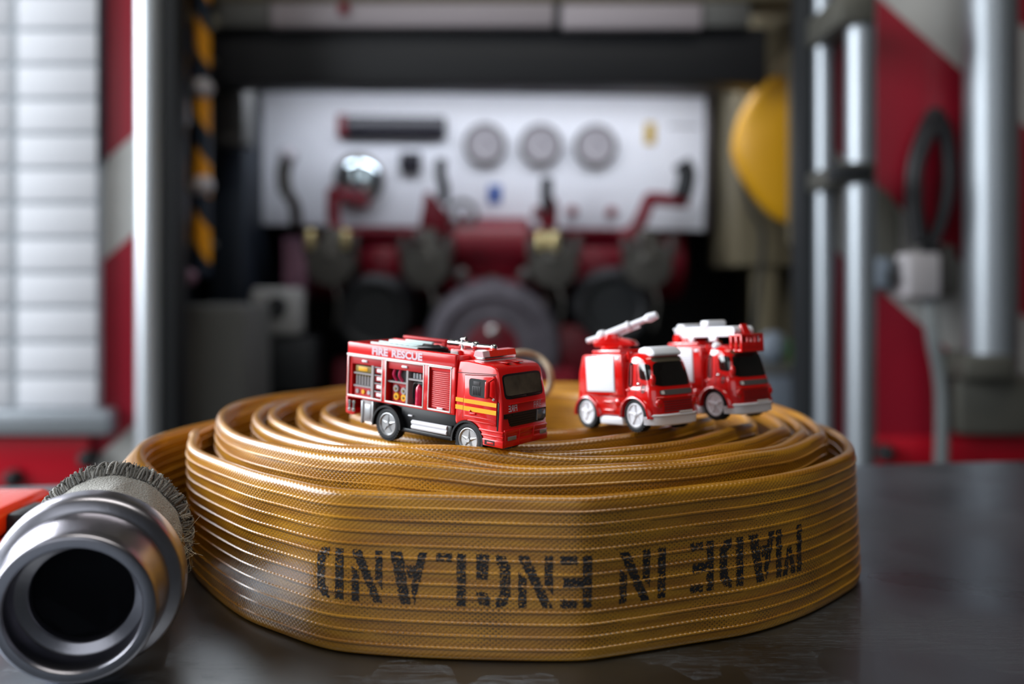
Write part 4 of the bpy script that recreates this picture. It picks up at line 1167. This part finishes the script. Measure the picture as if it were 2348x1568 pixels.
    m = MB().use('grim'); m.lathe([(.060, 0), (.060, .03), (.055, .036), (.050, .034)], 40, T); m.use('mirror').lathe([(.050, .034), (.044, .038), (.030, .042), (.012, .044), (.0005, .0445)], 40, T); m.use('rubber'); m.box(c+Vector((.002, -.046, 0)), (.012, .004, .088), .002); sub(m, 'round_cover')
    m = MB().use('blue'); bxp(m, 1119, 424, 1148, 466, YB-.004, YB, .001); sub(m, 'blue_label'); m = MB().use('yel'); bxp(m, 1476, 276, 1500, 326, YB-.004, YB, .001); sub(m, 'yellow_label')
    m = MB().use('grim'); bxp(m, 1530, 282, 1600, 285, YB-.002, YB, .0005); sub(m, 'printed_line')
    # controls in front of the panel
    yc = YB-.12
    def lever(name, pts, r, key, knob=None):
        m = MB().use(key); m.tube([P(x, y, yc+dy) for x, y, dy in pts], r, n=12, sub=4, rf=(lambda t: 1))
        if knob: m.use(knob[2]); m.ball(P(knob[0], knob[1], yc), knob[3], 10)
        return fin(m, name, root)
    lever('grey_lever', [(655, 440, 0), (650, 400, 0), (658, 360, 0)], .017, 'cap', (660, 358, 'gface', .022))
    lever('lever_stalk', [(655, 440, 0), (675, 470, .02), (680, 520, .05)], .014, 'grim')
    lever('black_lever', [(1012, 365, 0), (1010, 400, 0), (1018, 430, 0), (1017, 465, 0)], .013, 'rubber')
    lever('black_lever', [(1255, 408, 0), (1253, 440, 0), (1254, 485, 0)], .014, 'rubber')
    lever('black_lever', [(1562, 372, 0), (1575, 400, 0), (1565, 450, 0)], .022, 'rubber')
    def arm(pts, th_=.03):
        m = MB().use('redp')
        for (x0, y0), (x1, y1) in zip(pts, pts[1:]):
            a = P(x0, y0, yc+.03); b = P(x1, y1, yc+.03); d = b-a
            m.box((a+b)/2, (d.length+th_*.6, th_, th_), .006, 2, rot=(0, -math.atan2(d.z, d.x), 0))
        return fin(m, 'red_lever_arm', root)
    arm([(838, 462), (765, 442), (765, 500), (775, 560)]); arm([(1570, 462), (1490, 455), (1462, 520), (1430, 545)])
    m = MB().use('redp'); 
    brs = []
    for poly in ([(962, 520), (975, 440), (988, 440), (1026, 490), (1030, 530)], [(1236, 530), (1240, 470), (1268, 450), (1280, 470), (1276, 530)]):
        q0 = [P(x, y, yc+.03) for x, y in poly]; m = MB().use('redp'); m.prism([(v.x, v.z) for v in q0], yc+.02, yc+.06, .004)
        if poly[0][0] > 1000: m.cyl(P(1222, 486, yc+.03), P(1262, 494, yc+.03), .014)
        fin(m, 'valve_bracket', root)
    for px, py in ((1312, 485), (1403, 487)):
        m = MB().use('redp'); c = P(px, py, yc+.02); m.ball(c, .014, 10); m.cyl(c, c+Vector((0, .1, 0)), .005); fin(m, 'pull_knob', root)
    m = MB().use('cap'); m.ring(P(1060, 492, yc+.03), (0, 1, .1), .032, .006); m.cyl(P(1060, 492, yc+.03), P(1060, 492, YB), .008); fin(m, 'hand_wheel', root)
    # manifold and outlets
    yp = YB-.02
    m = MB().use('redp')
    m.cyl(P(700, 600, yp+.15), P(1560, 600, yp+.15), .10, n=32); m.cyl(P(1040, 560, yp-.02), P(1215, 560, yp-.02), .065, n=28)
    bxp(m, 1050, 525, 1200, 640, yp-.06, yp+.1, .03); bxp(m, 820, 560, 920, 650, yp, yp+.1, .03); bxp(m, 1310, 560, 1450, 660, yp, yp+.1, .03)
    m.cyl(P(1130, 640, yp+.02), P(1130, 780, yp+.02), .13, n=36); bxp(m, 780, 520, 1480, 545, yp+.02, yp+.1, .01)
    fin(m, 'pump_manifold', root)
    for i, (px, py, br) in enumerate(((755, 600, 1), (975, 605, 0), (1270, 605, 1), (1488, 605, 0))):
        c = P(px, py, yc-.06); T = Matrix.Translation(c+Vector((0, .10, 0))) @ Matrix.Rotation(PI/2, 4, 'X')
        m = MB().use('redp').lathe([(.035, -.10), (.040, 0), (.05, .02), (.05, .05)], 28, T)
        m.use('cap').lathe([(.056, .05), (.058, .055), (.058, .085), (.054, .095), (.02, .10), (.001, .10)], 36, T)
        m.use('cap').cyl(c+Vector((0, .02, .0)), c+Vector((0, .04, .075)), .03, n=20)
        key = 'brass'
        for dx in ((-.044, .036) if i == 0 else (-.03, .0) if i == 2 else (-.018,)):
            m.use(key if br else 'grim').box(c+Vector((dx, .0, .05)), (.022, .02, .045), .009, 3)
        m.use('grim').box(c+Vector((-.052, .01, .035)), (.02, .02, .05), .006); m.box(c+Vector((.055, .01, .04)), (.02, .02, .05), .006)
        m.use('cap').tube([c+Vector((.01, .01, -.05)), c+Vector((.02, .0, -.09)), c+Vector((.012, .01, -.15))], .004, n=6)
        fin(m, 'capped_outlet', root)
    # central suction inlet with ring
    c = P(1128, 800, yc-.08); T = Matrix.Translation(c+Vector((0, .1, 0))) @ Matrix.Rotation(PI/2, 4, 'X')
    m = MB().use(mat('mottled grey metal', (104, 100, 108), .4, .6, noise_amt=.8, noise_scale=28)).lathe([(.105, 0), (.145, 0), (.158, .02), (.158, .075), (.148, .095), (.118, .10), (.105, .085)], 56, T)
    m.use('redp').lathe([(.104, .03), (.10, .07), (.06, .085), (.001, .088)], 40, T); m.use('chrome'); m.ball(c+Vector((-.0, -.01, .04)), .014, 8)
    for k in range(3): m.use('grim').box(c+Vector((-.12+.12*k, .06, .15 if k == 1 else .1)), (.03, .03, .03), .008)
    fin(m, 'suction_inlet', root)
    for px in (1058, 1205):
        m = MB().use('grim'); m.ball(P(px, 632, yc-.02), .020, 10); m.cyl(P(px, 632, yc-.02), P(px, 632, YB), .01); fin(m, 'drain_tap', root)
    m = MB().use('redp'); bxp(m, 860, 760, 1010, 900, yc+.02, yc+.1, .02); bxp(m, 1240, 745, 1400, 900, yc+.0, yc+.1, .02); bxp(m, 960, 850, 1330, 1000, yc-.1, yc+.1, .02)
    m.use('darkred'); bxp(m, 760, 820, 900, 1000, yc+.04, yc+.1, .02); fin(m, 'pump_casing', root)
    for px, py in ((858, 720), (1405, 705)):
        c = P(px, py, yc); m = MB().use('rubber'); m.cyl(c, c+Vector((0, .2, 0)), .095, n=36); m.use('dark').ring(c, (0, 1, 0), .075, .014); fin(m, 'inlet_cap', root)
    m = MB().use('mauve'); bxp(m, 648, 545, 702, 690, YB-.04, YB+.02, .004); fin(m, 'mauve_post', root)
    m = MB().use('sockm'); bxp(m, 572, 660, 690, 768, 2.0, 2.06, .012); m.use('rubber'); c = P(634, 704, 1.998); m.cyl(c, c+Vector((0, .02, 0)), .026, n=20); m.box(c+Vector((0, 0, -.012)), (.03, .006, .03), .004)
    fin(m, 'socket_box', root)
    m = MB().use('rubber'); bxp(m, 575, 775, 720, 900, 2.0, 2.1, .01); fin(m, 'lower_box', root)
    # grab rail on the right with brackets
    m = MB().use('brush'); m.cyl(P(1973, -650, 1.46), P(1973, 1900, 1.46), .0235, n=32); rail = fin(m, 'grab_rail', root)
    for py0, py1 in ((-20, 52), (370, 418)):
        m = MB().use('bracket'); bxp(m, 1925, py0, 2010, py1, 1.43, 1.60, .006); 
        if py0 > 0: m.use('rubber'); bxp(m, 1915, py0+4, 2004, py1-6, 1.425, 1.47, .006)
        fin(m, 'rail_bracket', root)
    m = MB().use('brush'); m.cyl(P(2272, -650, 1.51), P(2272, 850, 1.51), .0425, n=36); fin(m, 'large_post', root, label='thick bright aluminium post')
    m = MB().use('bracket'); bxp(m, 2212, 815, 2334, 872, 1.455, 1.58, .01); bxp(m, 2200, 866, 2420, 1000, 1.50, 1.60, .012); fin(m, 'post_foot', root)
    # white flash plate beside rail
    m = MB().use('bracket'); q0 = [(2006, 420), (2034, 440), (2064, 480), (2064, 660), (2006, 668)]
    q0 = [P(x, y, YA-.02) for x, y in q0]; m.prism([(v.x, v.z) for v in q0], YA-.02, YA+.01, .003)
    m.use('crate'); bxp(m, 2010, 590, 2048, 660, YA-.05, YA, .006); m.use('rubber').ball(P(2040, 634, YA-.05), .008, 8)
    fin(m, 'latch_plate', root)
    m = MB().use('boxw'); bxp(m, 2083, 578, 2160, 684, YA-.07, YA, .008); m.use('cap'); bxp(m, 2160, 560, 2196, 680, YA-.05, YA, .008); fin(m, 'junction_box', root, label='pale grey plastic junction box')
    # cable
    m = MB().use('cable')
    for k, (ox, oy, r_) in enumerate(((0, 0, 1), (8, -6, .9), (-6, 10, .95), (5, 14, .85))):
        pts = [(2105, 560), (2092, 470), (2095, 370), (2120, 290), (2145, 255), (2170, 300), (2180, 380), (2172, 460), (2150, 530), (2125, 575)]
        m.tube([P(2130+(x-2130)*r_+ox, 420+(y-420)*r_+oy, YA-.03-.012*k) for x, y in pts], .0095, n=10, sub=5)
    lp = fin(m, 'x', None, Vector(P(2130, 560, YA-.03))); lp.name = 'cable_loop'
    lp['label'] = 'coil of black cable hanging on the right chevron panel above the pale junction box'; lp['category'] = 'cable'
    m = MB().use('cableg'); m.tube([P(2128, 688, YA-.04), P(2132, 710, YA-.05), P(2140, 780, YA-.07), P(2158, 880, YA-.07), P(2160, 1000, YA-.07), P(2150, 1300, YA-.07)], .012, n=10, sub=5)
    lp = fin(m, 'x', None, Vector(P(2150, 1000, YA-.07))); lp.name = 'power_lead'; lp['label'] = 'grey power lead hanging down from the pale junction box'; lp['category'] = 'cable'
    # hazard poles on the left of the bay
    for i, (px, sc, ph, r_, y0, y1, lab) in enumerate(((415, .105, .30, .0125, -640, 628, 'left yellow and black banded pole standing inside the open bay'), (465, .128, .62, .0155, -640, 632, 'right yellow and black banded pole with pale collars inside the open bay'))):
        Yp = 1.70+.05*i
        e = empty('striped_pole', P(px, y1, Yp), lab, 'pole', group='banded poles in the bay')
        org = P(px, y1, Yp)
        hm = hazard_material('yellow and dark bands %d' % i, sc, ph)
        m = MB().use(hm); m.cyl(P(px, y0, Yp), P(px, y1, Yp), r_, n=20); m.v = [v-org for v in m.v]; m.build('pole_tube', e)
        m = MB().use('chrome' if i == 0 else 'boxw')
        if i == 0:
            m.cyl(P(px, 290, Yp), P(px, 222, Yp), r_*1.18, n=20); m.v = [v-org for v in m.v]; m.build('collar', e); m = MB().use('chrome'); m.cyl(P(px, 510, Yp), P(px, 440, Yp), r_*1.1, n=20)
        else:
            m.ball(P(px, 203, Yp-.008), .021, 10); m.v = [v-org for v in m.v]; m.build('collar', e); m = MB().use('boxw'); m.ball(P(px, 426, Yp-.008), .021, 10)
        m.v = [v-org for v in m.v]; m.build('collar', e)
        if i == 0:
            m = MB().use('mauve'); m.ball(P(432, 636, Yp-.01), .016, 10); m.v = [v-org for v in m.v]; m.build('end_knob', e)
    # brackets that carry the poles
    for yy in (140, 560):
        m = MB().use('bracket'); m.box(P(425, yy, 1.79)+Vector((-.02, 0, 0)), (.16, .03, .012), .003); fin(m, 'pole_bracket', root)
    # yellow round cover
    c = P(1816, 340, 1.96); e = MB().use('yelld')
    vs = []; fs = []; N = 48; K = 12
    def rim_(a):
        rx, rz = .131, (.168 if math.sin(a) > 0 else .168)
        x = rx*math.cos(a); z = rz*math.sin(a)
        if z < 0: x *= 1-.35*(abs(z)/rz)**1.4
        else: x *= 1-.05*(z/rz)
        return x, z
    for k in range(K+1):
        t = k/K; f_ = math.sin(t*PI/2); d = math.cos(t*PI/2)
        for j in range(N):
            x, z = rim_(2*PI*j/N); vs.append(c+Vector((x*f_, -.05*d, z*f_)))
    for k in range(K):
        for j in range(N): fs.append([k*N+j, k*N+(j+1) % N, (k+1)*N+(j+1) % N, (k+1)*N+j])
    base = len(vs)
    for j in range(N):
        x, z = rim_(2*PI*j/N); vs.append(c+Vector((x*.97, .03, z*.97)))
    for j in range(N): fs.append([K*N+j, K*N+(j+1) % N, base+(j+1) % N, base+j])
    fs.append([base+j for j in range(N)])
    e.raw(vs, fs)
    o = e.build_at('x', c, None, 50); o.name = 'yellow_bag'; o['label'] = 'bright yellow rounded bag hanging by a beige strap inside the bay'; o['category'] = 'bag'
    m = MB().use('beige'); a = P(1782, 172, 1.93); b = P(1826, 110, 1.93); d = b-a
    m.box((a+b)/2, (d.length, .012, .032), .005, 2, rot=(0, -math.atan2(d.z, d.x), 0)); m.v = [v-c for v in m.v]; m.build('strap', o, label='beige webbing strap')
    m = MB().use('olive'); bxp(m, 1818, 110, 1850, 560, 1.86, 1.90, .004); fin(m, 'bay_lip', root)
    m = MB().use('rubber'); m.tube([P(1700, 400, 1.99), P(1722, 480, 1.98), P(1750, 540, 1.98), P(1735, 700, 1.99), P(1720, 860, 1.99)], .006, n=8, sub=5); fin(m, 'hanging_strap', root)
    # crate and green item at bottom right
    m = MB().use('crate'); bxp(m, 1665, 850, 1832, 1100, 1.78, 2.0, .012); a = P(1665, 850, 1.78)
    m.use('greyl'); bxp(m, 1660, 842, 1834, 862, 1.775, 2.0, .006); o = fin(m, 'x', None, P(1750, 1100, 1.85)); o.name = 'storage_crate'; o['label'] = 'blue grey storage crate inside the bay at its right side'; o['category'] = 'crate'
    m = MB().use('dark'); bxp(m, 1640, 1102, 1836, 1120, 1.75, 2.1, .004); fin(m, 'crate_shelf', root)
    zc = P(0, 842, 1.775).z
    m = MB().use('green'); g = Vector((P(1832, 0, 1.84).x, 1.84, zc)); m.cyl(g, g+Vector((0, 0, .05)), .017, n=20); m.cyl(g+Vector((0, 0, .055)), g+Vector((0, 0, .072)), .010, n=14)
    o = fin(m, 'x', None, g); o.name = 'green_bottle'; o['label'] = 'small bright green bottle standing on the storage crate'; o['category'] = 'bottle'
    m = MB().use('crate'); g = Vector((P(1790, 0, 1.84).x-.01, 1.86, zc)); m.ball(g+Vector((0, 0, .034)), .034, 12, (1, .8, 1)); 
    o = fin(m, 'x', None, g); o.name = 'grey_pouch'; o['label'] = 'rounded grey pouch on the storage crate beside the green bottle'; o['category'] = 'pouch'
    # locker lamp under the overhead beam
    m = MB().use('lamp'); m.bx(-.56, .50, 1.955, 2.02, 1.528, 1.545, .002); fin(m, 'locker_lamp', root)
    # lower body down to the floor, so the vehicle stands on something
    m = MB().use('rubber'); m.bx(-.9, .9, 2.0, 2.6, 0, .36, .02); fin(m, 'axle_beam', root)
background()

def orange_case():
    x0, x1 = -.40, -.286; y0, y1 = .47, .553
    e = empty('orange_case', ((x0+x1)/2, (y0+y1)/2, TZ), 'bright orange plastic case on the steel table at the far left, behind the coupling', 'case')
    o = Vector(e.location)
    def f(m, n):
        m.v = [v-o for v in m.v]; return m.build(n, e)
    m = MB().use('orange'); m.bx(x0, x1, y0, y1, TZ+.001, TZ+.026, .005, 3); f(m, 'case_body')
    m = MB().use('orange'); m.bx(x0, x1, y0, y1, TZ+.027, TZ+.043, .005, 3); f(m, 'case_lid')
    m = MB().use('rubber'); m.bx(x1-.001, x1+.012, y0+.03, y0+.06, TZ+.016, TZ+.040, .003); f(m, 'latch')
orange_case()
# phases of the chevrons are set by each panel's own origin; the white band starts there
# ------------------------------------------------------------------ setting
m = MB().use('floor'); m.bx(-5, 5, -5, 5, -.05, 0); o = m.build('floor'); o['kind'] = 'structure'
m = MB().use(mat('dim garage wall', (84, 84, 80), .8, noise_amt=.1, noise_scale=2)); m.bx(-5, 5, 4.6, 4.7, 0, 4.0); o = m.build('wall_far'); o['kind'] = 'structure'
m = MB().use(mat('garage wall dark', (60, 58, 54), .8)); m.bx(4.9, 5, -5, 4.6, 0, 4.0); o = m.build('wall_right'); o['kind'] = 'structure'
m = MB().use(mat('garage ceiling', (70, 68, 64), .8)); m.bx(-5, 5, -5, 4.7, 4.0, 4.05); o = m.build('ceiling'); o['kind'] = 'structure'

# ------------------------------------------------------------------ light
def area(name, loc, target, sx, sy, power, col):
    l = bpy.data.lights.new(name, 'AREA'); l.shape = 'RECTANGLE'; l.size = sx; l.size_y = sy; l.energy = power; l.color = col
    o = bpy.data.objects.new(name, l); COL.objects.link(o); o.location = loc
    o.rotation_euler = (Vector(target)-Vector(loc)).to_track_quat('-Z', 'Y').to_euler(); return o
area('door_daylight_left', (-2.5, .25, 1.9), (0, .6, .95), 2.0, 1.7, 85, (.90, .95, 1.0))
area('window_left_rear', (-2.6, 2.0, 2.2), (0, .5, .97), 1.5, 1.3, 120, (.92, .96, 1.0))
area('front_fill', (-.8, -3.6, 2.6), (0, .6, 1.0), 3.2, 2.0, 18, (.88, .94, 1.0))  # unseen front fill, added behind the camera to light the pump panel
area('overhead_fill', (.3, .1, 3.3), (.2, .6, .9), 2.0, .5, 17, (1.0, .96, .88))  # unseen overhead light, added to brighten the toy roofs
w = bpy.data.worlds.new('world'); bpy.context.scene.world = w; w.use_nodes = True
bg = w.node_tree.nodes['Background']; bg.inputs[0].default_value = (.55, .62, .72, 1); bg.inputs[1].default_value = .10
sc = bpy.context.scene
sc.view_settings.view_transform = 'Standard'; sc.view_settings.look = 'None'; sc.view_settings.gamma = 1; sc.view_settings.use_curve_mapping = False
sc.view_settings.exposure = 0.35
